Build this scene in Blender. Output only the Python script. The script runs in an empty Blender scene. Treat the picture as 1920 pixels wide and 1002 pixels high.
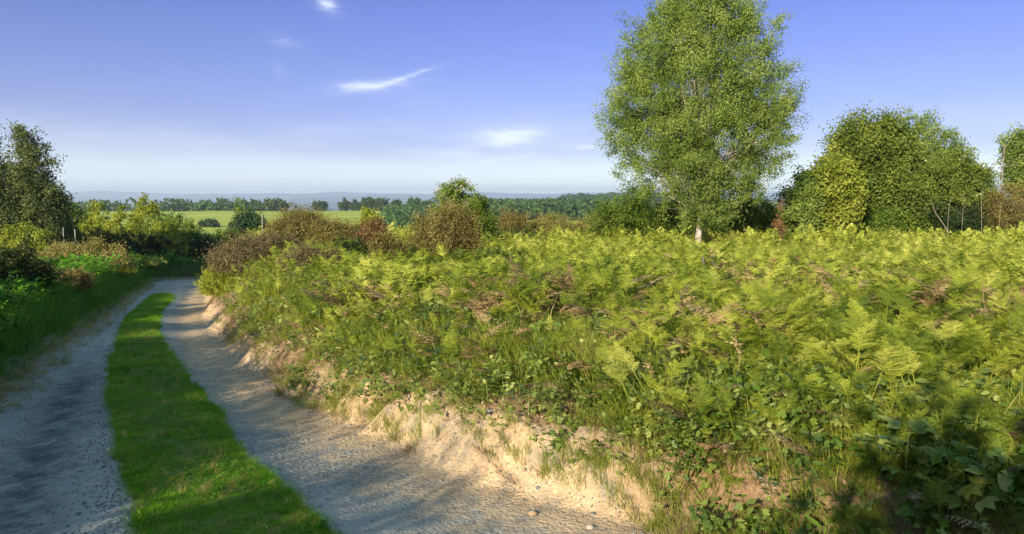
import bpy, math, random
import numpy as np
from mathutils import Vector, Matrix
R = math.radians
rng = np.random.default_rng(7)
random.seed(7)
SC = bpy.context.scene
COL = SC.collection

# ------------------------------------------------------------------ camera, sky, sun, exposure
cam = bpy.data.cameras.new("camera"); camo = bpy.data.objects.new("camera", cam); COL.objects.link(camo)
cam.lens = 26.25; cam.sensor_width = 36; cam.clip_end = 40000; cam.clip_start = 0.05
camo.location = (0, 0, 0); camo.rotation_euler = (R(90 - 5.265), 0, 0)
SC.camera = camo
SUN_EL, SUN_DX, SUN_DY = 20.0, 0.50, 0.866          # light travels towards +x (right) and +y (away)
sl = bpy.data.lights.new("sun", 'SUN'); slo = bpy.data.objects.new("sun", sl); COL.objects.link(slo)
sl.energy = 4.3; sl.angle = R(0.6); sl.color = (1.0, 0.86, 0.66)
ldir = Vector((SUN_DX * math.cos(R(SUN_EL)), SUN_DY * math.cos(R(SUN_EL)), -math.sin(R(SUN_EL))))
slo.rotation_euler = ldir.to_track_quat('-Z', 'Y').to_euler(); slo.location = (-30, -25, 20)
SC.view_settings.view_transform = 'Standard'; SC.view_settings.look = 'None'
SC.view_settings.exposure = 1.15; SC.view_settings.gamma = 1
SC.view_settings.use_curve_mapping = False
SC.cycles.max_bounces = 6; SC.cycles.diffuse_bounces = 3; SC.cycles.glossy_bounces = 2
SC.cycles.transmission_bounces = 4; SC.cycles.volume_bounces = 1; SC.cycles.transparent_max_bounces = 8
SC.cycles.use_denoising = True

W = bpy.data.worlds.new("World"); SC.world = W; W.use_nodes = True
class NT:
    """small node-tree helper"""
    def __init__(s, t): s.t = t; t.nodes.clear()
    def n(s, ty, **k):
        nd = s.t.nodes.new(ty)
        for a, b in k.items(): setattr(nd, a, b)
        return nd
    def put(s, sock, v):
        if isinstance(v, bpy.types.NodeSocket): s.t.links.new(v, sock)
        else: sock.default_value = v
    def m(s, op, a, b=0.0, c=0.0):
        nd = s.n('ShaderNodeMath', operation=op)
        s.put(nd.inputs[0], a); s.put(nd.inputs[1], b); s.put(nd.inputs[2], c)
        return nd.outputs[0]
    def mix(s, f, a, b, bt='MIX'):
        nd = s.n('ShaderNodeMix', data_type='RGBA', blend_type=bt)
        s.put(nd.inputs[0], f); s.put(nd.inputs[6], a); s.put(nd.inputs[7], b)
        return nd.outputs[2]
    def noise(s, vec, scale, detail=3, rough=.55, dist=0.0):
        nd = s.n('ShaderNodeTexNoise'); s.put(nd.inputs['Vector'], vec)
        nd.inputs['Scale'].default_value = scale; nd.inputs['Detail'].default_value = detail
        nd.inputs['Roughness'].default_value = rough; nd.inputs['Distortion'].default_value = dist
        return nd.outputs[0]
    def ramp(s, f, stops, interp='LINEAR'):
        nd = s.n('ShaderNodeValToRGB'); s.put(nd.inputs[0], f); cr = nd.color_ramp; cr.interpolation = interp
        while len(cr.elements) < len(stops): cr.elements.new(.5)
        for e, (p, c) in zip(cr.elements, stops):
            e.position = p; e.color = (*c, 1) if len(c) == 3 else c
        return nd.outputs[0]
    def rng(s, v, a, b, c=0., d=1., smooth=True):
        nd = s.n('ShaderNodeMapRange'); nd.interpolation_type = 'SMOOTHSTEP' if smooth else 'LINEAR'
        s.put(nd.inputs[0], v)
        for i, x in zip((1, 2, 3, 4), (a, b, c, d)): nd.inputs[i].default_value = x
        return nd.outputs[0]
    def attr(s, name): return s.n('ShaderNodeAttribute', attribute_name=name).outputs['Fac']
    def pos(s): return s.n('ShaderNodeNewGeometry').outputs['Position']

def sky():
    t = NT(W.node_tree)
    tc = t.n('ShaderNodeTexCoord').outputs['Generated']
    sk = t.n('ShaderNodeTexSky', sky_type='NISHITA'); sk.sun_disc = False
    sk.sun_elevation = R(SUN_EL); sk.sun_rotation = math.atan2(-SUN_DX, -SUN_DY)
    sk.air_density = 1.0; sk.dust_density = 0.6; sk.ozone_density = 3.0; sk.altitude = 200
    sp = t.n('ShaderNodeSeparateXYZ'); t.put(sp.inputs[0], tc)
    y = t.m('MAXIMUM', sp.outputs[1], .02)
    a = t.m('DIVIDE', sp.outputs[0], y); e = t.m('DIVIDE', sp.outputs[2], y)
    # the deep violet-blue of the visible evening sky, paling towards the horizon
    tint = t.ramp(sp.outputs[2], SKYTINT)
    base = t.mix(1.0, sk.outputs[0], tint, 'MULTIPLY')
    cv = t.n('ShaderNodeCombineXYZ'); t.put(cv.inputs[0], t.m('MULTIPLY', a, 5.)); t.put(cv.inputs[1], t.m('MULTIPLY', e, 22.))
    nz = t.noise(cv.outputs[0], 2.2, 6, .62, 1.2)
    nz2 = t.noise(cv.outputs[0], .6, 3, .5, .6)
    tot = None
    for (ca, ce, ra, re, rot, st) in CLOUDS:
        c, s_ = math.cos(rot), math.sin(rot)
        da = t.m('SUBTRACT', a, ca); de = t.m('SUBTRACT', e, ce)
        u = t.m('DIVIDE', t.m('ADD', t.m('MULTIPLY', da, c), t.m('MULTIPLY', de, s_)), ra)
        v = t.m('DIVIDE', t.m('SUBTRACT', t.m('MULTIPLY', de, c), t.m('MULTIPLY', da, s_)), re)
        r2 = t.m('ADD', t.m('MULTIPLY', u, u), t.m('MULTIPLY', v, v))
        g = t.m('MULTIPLY', t.m('EXPONENT', t.m('MULTIPLY', r2, -1.3)), st)
        tot = g if tot is None else t.m('ADD', tot, g)
    wisp = t.rng(t.m('ADD', nz, t.m('MULTIPLY', tot, .30)), .38, .86)
    f = t.m('MULTIPLY', wisp, t.m('MINIMUM', tot, 1.))
    band = t.m('MULTIPLY', t.rng(nz2, .40, .7), t.rng(e, .17, .03, 0, .35))
    f = t.m('MINIMUM', t.m('ADD', f, band), .9)
    colr = t.mix(f, base, CLOUDCOL)
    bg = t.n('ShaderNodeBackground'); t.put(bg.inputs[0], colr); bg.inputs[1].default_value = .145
    o = t.n('ShaderNodeOutputWorld'); t.t.links.new(bg.outputs[0], o.inputs[0])
SKYTINT = [(0.0, (.96, .98, 1.0)), (.035, (.61, .595, .70)), (.06, (.38, .345, .50)), (.11, (.325, .28, .46)), (.26, (.245, .225, .44)), (.42, (.6, .62, .7)), (.6, (1.1, 1.15, .95)), (1.0, (1.15, 1.25, .95))]  # overhead stops, out of view, warmed and brightened to lift the ambient light
CLOUDCOL = (3.3, 3.6, 4.1, 1)
CLOUDS = [(-0.1859, 0.1481, 0.0679, 0.0093, 0.07, 0.75), (-0.1296, 0.1619, 0.0429, 0.0043, 0.32, 0.5), (-0.2418, 0.2518, 0.0200, 0.0100, -0.5, 0.8), (-0.3001, 0.2043, 0.0357, 0.0100, -0.2, 0.3),
          (-0.0071, 0.0788, 0.0607, 0.0157, 0.06, 0.95), (-0.0990, 0.0592, 0.0643, 0.0071, -0.05, 0.5), (-0.0212, 0.0508, 0.0857, 0.0071, 0.12, 0.5), (-0.2755, 0.0725, 0.0229, 0.0043, 0.0, 0.4),
          (0.0990, 0.0669, 0.0179, 0.0043, 0.0, 0.5), (-0.3079, 0.1756, 0.0100, 0.0214, 0.3, 0.25), (-0.4679, 0.0367, 0.3000, 0.0171, 0.02, 0.3), (-0.0426, 0.0297, 0.2143, 0.0114, 0.02, 0.35)]
sky()

# ------------------------------------------------------------------ numeric noise
def _h(ix, iy, seed):
    n = (ix.astype(np.int64) * 374761393 + iy.astype(np.int64) * 668265263 + seed * 1442695041) & 0xffffffff
    n = ((n ^ (n >> 13)) * 1274126177) & 0xffffffff
    return ((n ^ (n >> 16)) & 0xffff) / 65535.
def vn(x, y, seed=0):
    x = np.asarray(x, float); y = np.asarray(y, float)
    ix = np.floor(x); iy = np.floor(y); fx = x - ix; fy = y - iy
    fx = fx * fx * (3 - 2 * fx); fy = fy * fy * (3 - 2 * fy)
    a = _h(ix, iy, seed); b = _h(ix + 1, iy, seed); c = _h(ix, iy + 1, seed); d = _h(ix + 1, iy + 1, seed)
    return (a + (b - a) * fx) * (1 - fy) + (c + (d - c) * fx) * fy
def fbm(x, y, seed=0, o=4, g=.5):
    s = 0; a = 1; tt = 0
    for k in range(o):
        s = s + a * vn(np.asarray(x) * 2 ** k + k * 17.3, np.asarray(y) * 2 ** k - k * 9.1, seed + k); tt += a; a *= g
    return s / tt
def ss(x, a=0., b=1.):
    t = np.clip((np.asarray(x, float) - a) / (b - a), 0, 1); return t * t * (3 - 2 * t)

# ------------------------------------------------------------------ the lie of the land
_Y = np.array([-12., -6., 0., 2.0, 3.0, 3.87, 4.22, 4.85, 5.53, 6.41, 7.63, 9.41, 11.55, 14.92, 19.08, 26.4, 35.45, 43., 46., 48., 50., 52., 54., 60.])
_XL = np.array([-1.2, -2.2, -3.0, -3.3, -3.5, -3.71, -3.91, -4.25, -4.54, -4.93, -5.4, -6.2, -7.2, -8.63, -10.46, -13.69, -17.59, -20.8, -21.6, -21.5, -20.4, -17.5, -13., 3.])
_SL = np.array([2., .8, -.7, -1.3, -1.7, -2.0, -2.22, -2.59, -2.99, -3.51, -4.19, -5.15, -6.24, -7.9, -9.91, -13.02, -16.9, -20., -20.8, -20.5, -19., -16., -12., 4.])
_SR = np.array([3., 2., 1., .2, -.35, -.96, -1.19, -1.57, -1.99, -2.49, -3.15, -4.17, -5.4, -7.15, -9.08, -12.07, -15.9, -19., -19.8, -19.3, -17., -13., -9., 8.])
_XT = np.array([12., 9., 6.0, 4.4, 2.3, .95, .59, -.11, -.69, -1.36, -2.25, -3.28, -4.48, -6.09, -7.94, -10.97, -14.69, -17.8, -18.3, -17.2, -14., -9., -3., 14.])
def smooth_curve(ys, xs):
    yy = np.arange(-12, 60.01, .1); v = np.interp(yy, ys, xs)
    for _ in range(2):
        k = np.ones(7) / 7; v = np.convolve(np.pad(v, 3, mode='edge'), k, 'valid')
    return yy, v
CX = [smooth_curve(_Y, q) for q in (_XL, _SL, _SR, _XT)]
def XL(y): return np.interp(y, *CX[0])
def SL(y): return np.interp(y, *CX[1]) + .05 * (vn(np.asarray(y) * 2.2, 3., 5) - .5)+ .03 * (vn(np.asarray(y) * 7.2, 3., 5) - .5)
def SR(y): return np.interp(y, *CX[2]) + .10 * (vn(np.asarray(y) * 1.7, 9., 6) - .5)+ .04 * (vn(np.asarray(y) * 7.2, 9., 5) - .5)
def XT(y): return np.interp(y, *CX[3])
_yy = CX[3][0]
_cosT = 1 / np.sqrt(1 + np.gradient(CX[3][1], _yy) ** 2)
_cosL = 1 / np.sqrt(1 + np.gradient(CX[0][1], _yy) ** 2)
def zt(y): return -1.5 - .078 * np.clip(y, -12, 200)
_FY = np.array([-40, 0, 5, 48, 60, 90, 150, 220, 300, 600, 650, 900, 1500, 2500, 20000.])
_FR = np.array([-1.25, -1.25, -1.33, -2.8, -3.6, -6.2, -12, -14, -13.3, -10, -10.6, -30, -50, -72, -80.])
_LY = np.array([-40, 0, 12, 27, 46, 60, 90, 150, 220, 300, 600, 650, 900, 1500, 2500, 20000.])
_LR = np.array([-1.1, -1.15, -1.9, -2.95, -4.15, -4.9, -7, -12, -14, -13.3, -10, -10.6, -30, -50, -72, -80.])
def far_relief(x, y):
    h = 36 * ss((x - 34) / 62.) * ss((y - 1000) / 260.) * (1 - ss((y - 1700) / 500.))
    h = h + 8 * (fbm(x / 90, y / 90, 31) - .5) * ss(y, 150, 300) * (1 - .6*ss(y, 250, 300) * (1 - ss(y, 600, 650)))
    # far blue ridges
    r = fbm(x / 2600, y / 1500, 41, 5)
    h = h + ss(y, 4200, 7500) * (20 + 230 * np.clip(r - .36, 0, 1)) + ss(y, 9500, 12500) * (10 + 130 * fbm(x / 2200 + 5, y / 5000, 43, 5))
    h = h + 25 * (fbm(x / 900, y / 900, 45) - .5) * ss(y, 1500, 3000)
    return h
def G(x, y):
    """ground height"""
    x = np.asarray(x, float); y = np.asarray(y, float)
    yc = np.clip(y, -12, 60)
    t0 = zt(yc)
    d = (x - XT(yc)) * np.interp(yc, _yy, _cosT)
    e = (XL(yc) - x) * np.interp(yc, _yy, _cosL)
    und = .16 * (fbm(x * .35, y * .35, 11) - .5)
    zf = np.interp(y, _FY, _FR) + und
    zl = np.interp(y, _LY, _LR) + und
    dw = d + .28 * (vn(y * .9, x * .3, 21) - .5) + .12 * (vn(y * 3.1, x * .9, 22) - .5) + .05 * (vn(y * 9.1, x * 3.9, 23) - .5)
    dif = np.maximum(zf - t0, .25)
    wd = .55 + .8 * dif
    face = .34 + .16 * (vn(y * .8, 1., 24) - .5)
    p = np.minimum(face, dif * .8) * ss((dw + .05) / .42) + (dif - np.minimum(face, dif * .8)) * ss((dw - .25) / wd)
    rill = ss(dw, .0, .12) * (1 - ss(dw, .5, .9)) * (.10 * (fbm(y * 6 + x * 4, (x - y) * 2.2, 25, 3) - .5) + .17 * (fbm(x * 12, y * 12, 27, 4, .6) - .5) * ss(dw, .08, .3))
    right = t0 + p + rill
    left = t0 + (zl - t0) * ss(e / 1.3)
    q = (x - XL(yc)) / np.maximum(XT(yc) - XL(yc), .1)
    lanes = -.035 * (np.exp(-((q - .2) / .10) ** 2) + np.exp(-((q - .78) / .10) ** 2)) + .02 * (fbm(x * 1.3, y * 1.3, 26) - .5)
    lanes = lanes + .07 * np.exp(-(np.clip(.35 + d, 0, 1) - .35) ** 2 / .02) * 0
    near = np.where(e > 0, left, t0 + lanes * (1 - ss(d, -.3, .0)) + (right - t0) * ss(d, -.55, .0))
    # blend out beyond the plateau
    mid = .5 * (np.interp(y, _FY, _FR) + np.interp(y, _LY, _LR))
    k = ss(y, 54, 66)
    out = near * (1 - k) + mid * k
    return out + np.where(y > 100, far_relief(x, y), 0)
def g1(x, y): return float(G(np.array([x]), np.array([y]))[0])

# ------------------------------------------------------------------ mesh helpers
def mesh_obj(name, V, Q, mat, parent=None, rnd=None, smooth=False, attrs=None, T=None):
    V = np.asarray(V, np.float32); Q = np.asarray(Q, np.int32)
    me = bpy.data.meshes.new(name)
    nt = 0 if T is None else len(T)
    me.vertices.add(len(V)); me.vertices.foreach_set('co', V.ravel())
    me.loops.add(4 * len(Q) + 3 * nt)
    lv = Q.ravel() if nt == 0 else np.concatenate([Q.ravel(), np.asarray(T, np.int32).ravel()])
    me.loops.foreach_set('vertex_index', lv.astype(np.int32))
    me.polygons.add(len(Q) + nt)
    ls = np.arange(len(Q)) * 4
    if nt: ls = np.concatenate([ls, 4 * len(Q) + np.arange(nt) * 3])
    me.polygons.foreach_set('loop_start', ls.astype(np.int32))
    if smooth: me.polygons.foreach_set('use_smooth', np.ones(len(Q) + nt, bool))
    me.update(calc_edges=True)
    A = dict(attrs or {})
    if rnd is not None: A['rnd'] = rnd
    for k, v in A.items():
        at = me.attributes.new(k, 'FLOAT', 'POINT'); at.data.foreach_set('value', np.asarray(v, np.float32))
    me.materials.append(mat)
    o = bpy.data.objects.new(name, me); COL.objects.link(o)
    if parent is not None: o.parent = parent
    return o
def kind(o, k): o['kind'] = k; return o
def tag(o, label, cat, group=None):
    o['label'] = label; o['category'] = cat
    if group: o['group'] = group
    return o
def thing(name, label, cat, loc, group=None, rz=0.):
    o = bpy.data.objects.new(name, None); COL.objects.link(o); o.empty_display_size = .2
    o.location = loc; o.rotation_euler = (0, 0, rz)
    return tag(o, label, cat, group)

class Bag:
    def __init__(s): s.V = []; s.Q = []; s.r = []; s.n = 0
    def add(s, V, Q, r):
        V = np.asarray(V, float)
        if len(V) == 0: return s
        s.V.append(V); s.Q.append(np.asarray(Q) + s.n); s.n += len(V)
        s.r.append(np.full(len(V), r) if np.isscalar(r) else np.asarray(r)); return s
    def arr(s): return np.concatenate(s.V), np.concatenate(s.Q), np.concatenate(s.r)
    def obj(s, name, mat, parent=None, smooth=False):
        V, Q, r = s.arr(); return mesh_obj(name, V, Q, mat, parent, r, smooth)

def tube(pts, radii, sides=6):
    pts = [Vector(p) for p in pts]; V = []; Q = []
    for i, p in enumerate(pts):
        d = (pts[min(i + 1, len(pts) - 1)] - pts[max(i - 1, 0)]).normalized()
        a = d.orthogonal().normalized() if i == 0 else (a - d * a.dot(d)).normalized()
        b = d.cross(a)
        for k in range(sides):
            th = 2 * math.pi * k / sides
            V.append(p + (a * math.cos(th) + b * math.sin(th)) * radii[i])
    for i in range(len(pts) - 1):
        for k in range(sides):
            k2 = (k + 1) % sides
            Q.append((i * sides + k, i * sides + k2, (i + 1) * sides + k2, (i + 1) * sides + k))
    return np.array([tuple(v) for v in V]), np.array(Q)

def unit(v): return v / np.maximum(np.linalg.norm(v, axis=-1, keepdims=True), 1e-9)
def leaves(C, L, Wd, r, dirs=None, spread=1.0, fold=.15):
    """one rhombic leaf quad per centre"""
    C = np.asarray(C, float); N = len(C)
    a = rng.normal(size=(N, 3))
    if dirs is not None: a = unit(a) * spread + dirs
    a = unit(a); b = unit(np.cross(a, rng.normal(size=(N, 3)))); n = np.cross(a, b)
    L = np.broadcast_to(L, (N,))[:, None] * rng.uniform(.7, 1.3, (N, 1)); Wd = np.broadcast_to(Wd, (N,))[:, None] * rng.uniform(.8, 1.2, (N, 1))
    V = np.stack([C - a * L / 2, C + b * Wd / 2 + n * Wd * fold, C + a * L / 2, C - b * Wd / 2 + n * Wd * fold], 1).reshape(-1, 3)
    Q = np.arange(4 * N).reshape(-1, 4)
    return V, Q, np.repeat(r, 4)
def scatter(tpl, P, rz, sc, r, tilt=None, squash=None):
    """copies of a template (V,Q,rr) turned about z, optionally leant, merged into one mesh"""
    TV, TQ, Tr = tpl; N = len(P)
    if N == 0: return np.zeros((0, 3)), np.zeros((0, 4), int), np.zeros(0)
    c, s = np.cos(rz), np.sin(rz)
    V = TV[None] * np.asarray(sc).reshape(N, 1, 1)
    x = V[..., 0] * c[:, None] - V[..., 1] * s[:, None]; y = V[..., 0] * s[:, None] + V[..., 1] * c[:, None]; z = V[..., 2]
    if squash is not None: z = z * squash[:, None]
    if tilt is not None: x = x + z * tilt[:, 0:1]; y = y + z * tilt[:, 1:2]
    V = np.stack([x, y, z], -1) + P[:, None, :]
    Q = TQ[None] + (np.arange(N) * len(TV))[:, None, None]
    rr = np.clip(Tr[None] * .35 + np.asarray(r)[:, None] * .65, 0, 1)
    return V.reshape(-1, 3), Q.reshape(-1, 4), rr.reshape(-1)

# ------------------------------------------------------------------ materials
def mat(name):
    m = bpy.data.materials.new(name); m.use_nodes = True; return m, NT(m.node_tree)
def foliage(name, cols, trans=.35, rough=.55, vs=.9, nscale=2.5, tcol=(1.25, 1.2, .5), spec=.12):
    m, t = mat(name)
    r = t.attr('rnd'); nz = t.noise(t.pos(), nscale, 2)
    f = t.m('ADD', t.m('MULTIPLY', r, .7), t.m('MULTIPLY', t.rng(nz, .3, .7, 0, 1), .3))
    n = len(cols); c = t.ramp(f, [((i + .3) / n, q) for i, q in enumerate(cols)])
    p = t.n('ShaderNodeBsdfPrincipled'); t.put(p.inputs['Base Color'], c); p.inputs['Roughness'].default_value = rough
    p.inputs['Specular IOR Level'].default_value = spec
    tr = t.n('ShaderNodeBsdfTranslucent'); t.put(tr.inputs[0], t.mix(1., c, (*tcol, 1), 'MULTIPLY'))
    mx = t.n('ShaderNodeMixShader'); mx.inputs[0].default_value = trans
    t.t.links.new(p.outputs[0], mx.inputs[1]); t.t.links.new(tr.outputs[0], mx.inputs[2])
    o = t.n('ShaderNodeOutputMaterial'); t.t.links.new(mx.outputs[0], o.inputs[0]); return m
def solid(name, cols, scale=6., rough=.85, bump=.3, bscale=20., stretch=(1, 1, 1)):
    m, t = mat(name)
    mp = t.n('ShaderNodeMapping'); t.put(mp.inputs[0], t.pos()); mp.inputs['Scale'].default_value = stretch
    nz = t.noise(mp.outputs[0], scale, 5, .6)
    c = t.ramp(t.rng(nz, .3, .7, 0, 1, False), [(i / max(len(cols) - 1, 1), q) for i, q in enumerate(cols)])
    p = t.n('ShaderNodeBsdfPrincipled'); t.put(p.inputs['Base Color'], c); p.inputs['Roughness'].default_value = rough
    p.inputs['Specular IOR Level'].default_value = .2
    b = t.n('ShaderNodeBump'); b.inputs['Strength'].default_value = bump; b.inputs['Distance'].default_value = .02
    t.put(b.inputs['Height'], t.noise(mp.outputs[0], bscale, 4)); t.t.links.new(b.outputs[0], p.inputs['Normal'])
    o = t.n('ShaderNodeOutputMaterial'); t.t.links.new(p.outputs[0], o.inputs[0]); return m

M = {}
M['bracken'] = foliage('bracken_leaf', [(.04, .085, .012), (.15, .20, .022), (.29, .34, .038), (.46, .46, .10)], .4, .5)
M['deadfern'] = foliage('dead_bracken', [(.07, .042, .018), (.19, .125, .055), (.34, .25, .12)], .2, .8, tcol=(1.1, 1, .8))
M['bramble'] = foliage('bramble_leaf', [(.04, .08, .018), (.09, .15, .028), (.19, .25, .045), (.34, .36, .10)], .35, .5, spec=.3)
M['grass'] = foliage('grass_blade', [(.06, .115, .010), (.15, .21, .014), (.25, .29, .035), (.42, .35, .13)], .35, .5)
M['lawn'] = foliage('strip_grass', [(.042, .16, .004), (.09, .26, .006), (.16, .33, .010), (.30, .36, .06)], .35, .55)
M['verge'] = foliage('verge_leaf', [(.02, .08, .006), (.045, .16, .010), (.10, .24, .018), (.2, .3, .04)], .35, .5)
M['straw'] = foliage('dry_grass', [(.16, .12, .06), (.32, .25, .12), (.45, .36, .2)], .25, .7, tcol=(1.1, 1, .8))
M['willow'] = foliage('tree_leaf', [(.06, .11, .026), (.13, .20, .038), (.21, .29, .055), (.32, .38, .11)], .4, .5, nscale=.8)
M['birch'] = foliage('birch_leaf', [(.05, .075, .028), (.095, .13, .04), (.17, .20, .065)], .3, .5, nscale=.8)
M['lime'] = foliage('young_leaf', [(.14, .19, .02), (.26, .31, .035), (.38, .40, .06)], .4, .5)
M['mid'] = foliage('green_leaf', [(.035, .08, .01), (.08, .14, .015), (.14, .19, .025)], .3, .5, nscale=1.2)
M['dense'] = foliage('dense_leaf', [(.045, .075, .014), (.10, .145, .02), (.17, .21, .035)], .25, .45, nscale=1.2)
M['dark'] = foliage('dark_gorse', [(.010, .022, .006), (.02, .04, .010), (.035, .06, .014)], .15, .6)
M['olive'] = foliage('olive_gorse', [(.10, .09, .02), (.20, .18, .04), (.32, .28, .09), (.38, .30, .13)], .25, .6)
M['brown'] = foliage('dying_gorse', [(.045, .040, .012), (.11, .095, .025), (.20, .155, .05), (.20, .20, .05)], .2, .7)
M['greybrown'] = foliage('dry_broom', [(.06, .05, .025), (.13, .105, .05), (.19, .15, .08)], .2, .75)
M['red'] = foliage('rusty_leaf', [(.08, .05, .02), (.18, .10, .045), (.24, .15, .07)], .25, .6)
M['blue'] = foliage('blue_green_leaf', [(.02, .05, .025), (.04, .08, .035), (.08, .12, .05)], .25, .6)
M['cream'] = foliage('cream_flower', [(.5, .5, .35), (.7, .68, .5)], .3, .6, tcol=(1, 1, .9))
M['pink'] = foliage('pale_blossom', [(.45, .34, .26), (.6, .48, .38)], .3, .6, tcol=(1, 1, .9))
M['violet'] = foliage('violet_flower', [(.16, .14, .34), (.25, .22, .45)], .3, .6, tcol=(1, 1, 1))
M['hazel'] = foliage('hazel_leaf', [(.08, .12, .016), (.16, .21, .025), (.26, .30, .04), (.34, .36, .07)], .35, .5, nscale=1.2)
M['bark'] = solid('bark', [(.05, .04, .03), (.13, .10, .08), (.2, .17, .13)], 9, .9, .6, 30, (1, 1, .3))
M['palebark'] = solid('pale_bark', [(.12, .10, .08), (.42, .36, .30), (.5, .44, .37)], 7, .85, .5, 30, (1, 1, .5))
M['deadwood'] = solid('dead_wood', [(.16, .13, .10), (.34, .29, .23)], 14, .9, .4)
M['post'] = solid('weathered_post', [(.22, .2, .16), (.42, .39, .33)], 16, .9, .4, 40, (1, 1, .2))
M['stone'] = solid('pale_stone', [(.3, .25, .19), (.52, .46, .38)], 20, .85, .6, 60)
M['peb'] = solid('gravel_stone', [(.08, .085, .08), (.18, .18, .16), (.30, .29, .26)], 3, .9, .3, 60)
M['farwood'] = foliage('far_wood_leaf', [(.02, .05, .015), (.04, .08, .02), (.07, .12, .03)], .1, .7, nscale=.05)
M['hedge'] = foliage('hedgerow_leaf', [(.02, .045, .012), (.04, .075, .018), (.08, .12, .03)], .15, .6, nscale=.1)
M['wood2'] = foliage('slope_wood_leaf', [(.03, .07, .018), (.055, .11, .025), (.09, .15, .035)], .15, .6, nscale=.1)

def ground_mat():
    m, t = mat('ground_soil_and_fields'); P = t.pos()
    z = t.attr('zone')          # 0 rough heath, 1 pasture, 2 far country
    n1 = t.noise(P, 1.7, 6, .6); n2 = t.noise(P, 14, 5, .65); n3 = t.noise(P, .03, 4)
    near = t.mix(t.rng(n1, .38, .62), (.06, .045, .025, 1), (.05, .075, .015, 1))
    near = t.mix(t.rng(n2, .45, .7), near, (.13, .09, .05, 1))
    past = t.ramp(t.m('ADD', t.m('MULTIPLY', n3, .6), t.m('MULTIPLY', t.noise(P, .5, 4, .7), .4)), [(.3, (.20, .26, .035)), (.55, (.33, .37, .05)), (.75, (.42, .41, .07))])
    vo = t.n('ShaderNodeTexVoronoi'); t.put(vo.inputs['Vector'], P); vo.inputs['Scale'].default_value = .0028
    sep = t.n('ShaderNodeSeparateColor'); t.t.links.new(vo.outputs['Color'], sep.inputs[0])
    far = t.ramp(sep.outputs[0], [(.1, (.03, .06, .02)), (.35, (.07, .12, .03)), (.6, (.16, .18, .06)), (.8, (.05, .08, .03)), (.95, (.22, .2, .1))], 'CONSTANT')
    far = t.mix(t.rng(t.noise(P, .004, 5), .5, .6), far, (.025, .045, .02, 1))
    c = t.mix(t.rng(z, .3, .7), near, past); c = t.mix(t.rng(z, 1.3, 1.7), c, far)
    p = t.n('ShaderNodeBsdfPrincipled'); t.put(p.inputs['Base Color'], c); p.inputs['Roughness'].default_value = .95
    p.inputs['Specular IOR Level'].default_value = .1
    b = t.n('ShaderNodeBump'); b.inputs['Strength'].default_value = .6; b.inputs['Distance'].default_value = .03
    t.put(b.inputs['Height'], n2); t.t.links.new(b.outputs[0], p.inputs['Normal'])
    o = t.n('ShaderNodeOutputMaterial'); t.t.links.new(p.outputs[0], o.inputs[0]); return m
def track_mat(name):
    """grey gravel passing into pale sandy soil towards the foot of the bank (attribute sand)"""
    m, t = mat(name); P = t.pos()
    s = t.attr('sand')
    big = t.noise(P, .9, 5, .6); mid = t.noise(P, 5, 5, .65); fine = t.noise(P, 45, 4, .7)
    grit = t.n('ShaderNodeTexVoronoi'); t.put(grit.inputs['Vector'], P); grit.inputs['Scale'].default_value = 38
    sg = t.n('ShaderNodeSeparateColor'); t.t.links.new(grit.outputs['Color'], sg.inputs[0])
    grv = t.ramp(t.m('ADD', t.m('MULTIPLY', sg.outputs[0], .45), t.m('MULTIPLY', fine, .55)), [(.2, (.075, .082, .075)), (.5, (.19, .20, .175)), (.8, (.40, .39, .33))])
    grv = t.mix(t.rng(big, .32, .62, .05, .78), grv, (.34, .335, .28, 1))
    grv = t.mix(t.m('MULTIPLY', t.attr('damp'), t.rng(mid, .35, .6, .3, .95)), grv, (.045, .062, .058, 1))
    snd = t.ramp(t.m('ADD', t.m('MULTIPLY', mid, .6), t.m('MULTIPLY', fine, .4)), [(.3, (.22, .13, .065)), (.5, (.45, .32, .18)), (.7, (.60, .47, .30))])
    ff = t.rng(t.m('ADD', s, t.m('ADD', t.m('MULTIPLY', t.m('SUBTRACT', mid, .5), .9), t.m('MULTIPLY', t.m('SUBTRACT', big, .5), .6))), .3, .75)
    c = t.mix(ff, grv, snd)
    c = t.mix(t.m('MULTIPLY', t.attr('soil'), t.rng(mid, .25, .48)), c, t.ramp(fine, [(.3, (.10, .06, .03)), (.6, (.27, .175, .095))]))
    p = t.n('ShaderNodeBsdfPrincipled'); t.put(p.inputs['Base Color'], c); p.inputs['Roughness'].default_value = .92
    p.inputs['Specular IOR Level'].default_value = .15
    b = t.n('ShaderNodeBump'); b.inputs['Strength'].default_value = .8; b.inputs['Distance'].default_value = .02
    t.put(b.inputs['Height'], t.m('ADD', t.m('MULTIPLY', mid, 1.2), t.m('ADD', fine, t.m('MULTIPLY', grit.outputs['Distance'], -.6))))
    t.t.links.new(b.outputs[0], p.inputs['Normal'])
    o = t.n('ShaderNodeOutputMaterial'); t.t.links.new(p.outputs[0], o.inputs[0]); return m
def turf_mat():
    m, t = mat('turf'); P = t.pos()
    c = t.ramp(t.noise(P, 9, 5, .65), [(.3, (.04, .09, .008)), (.5, (.08, .15, .01)), (.72, (.16, .14, .07))])
    p = t.n('ShaderNodeBsdfPrincipled'); t.put(p.inputs['Base Color'], c); p.inputs['Roughness'].default_value = .9; p.inputs['Specular IOR Level'].default_value = .05
    b = t.n('ShaderNodeBump'); b.inputs['Distance'].default_value = .02; t.put(b.inputs['Height'], t.noise(P, 60, 4)); t.t.links.new(b.outputs[0], p.inputs['Normal'])
    o = t.n('ShaderNodeOutputMaterial'); t.t.links.new(p.outputs[0], o.inputs[0]); return m

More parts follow.
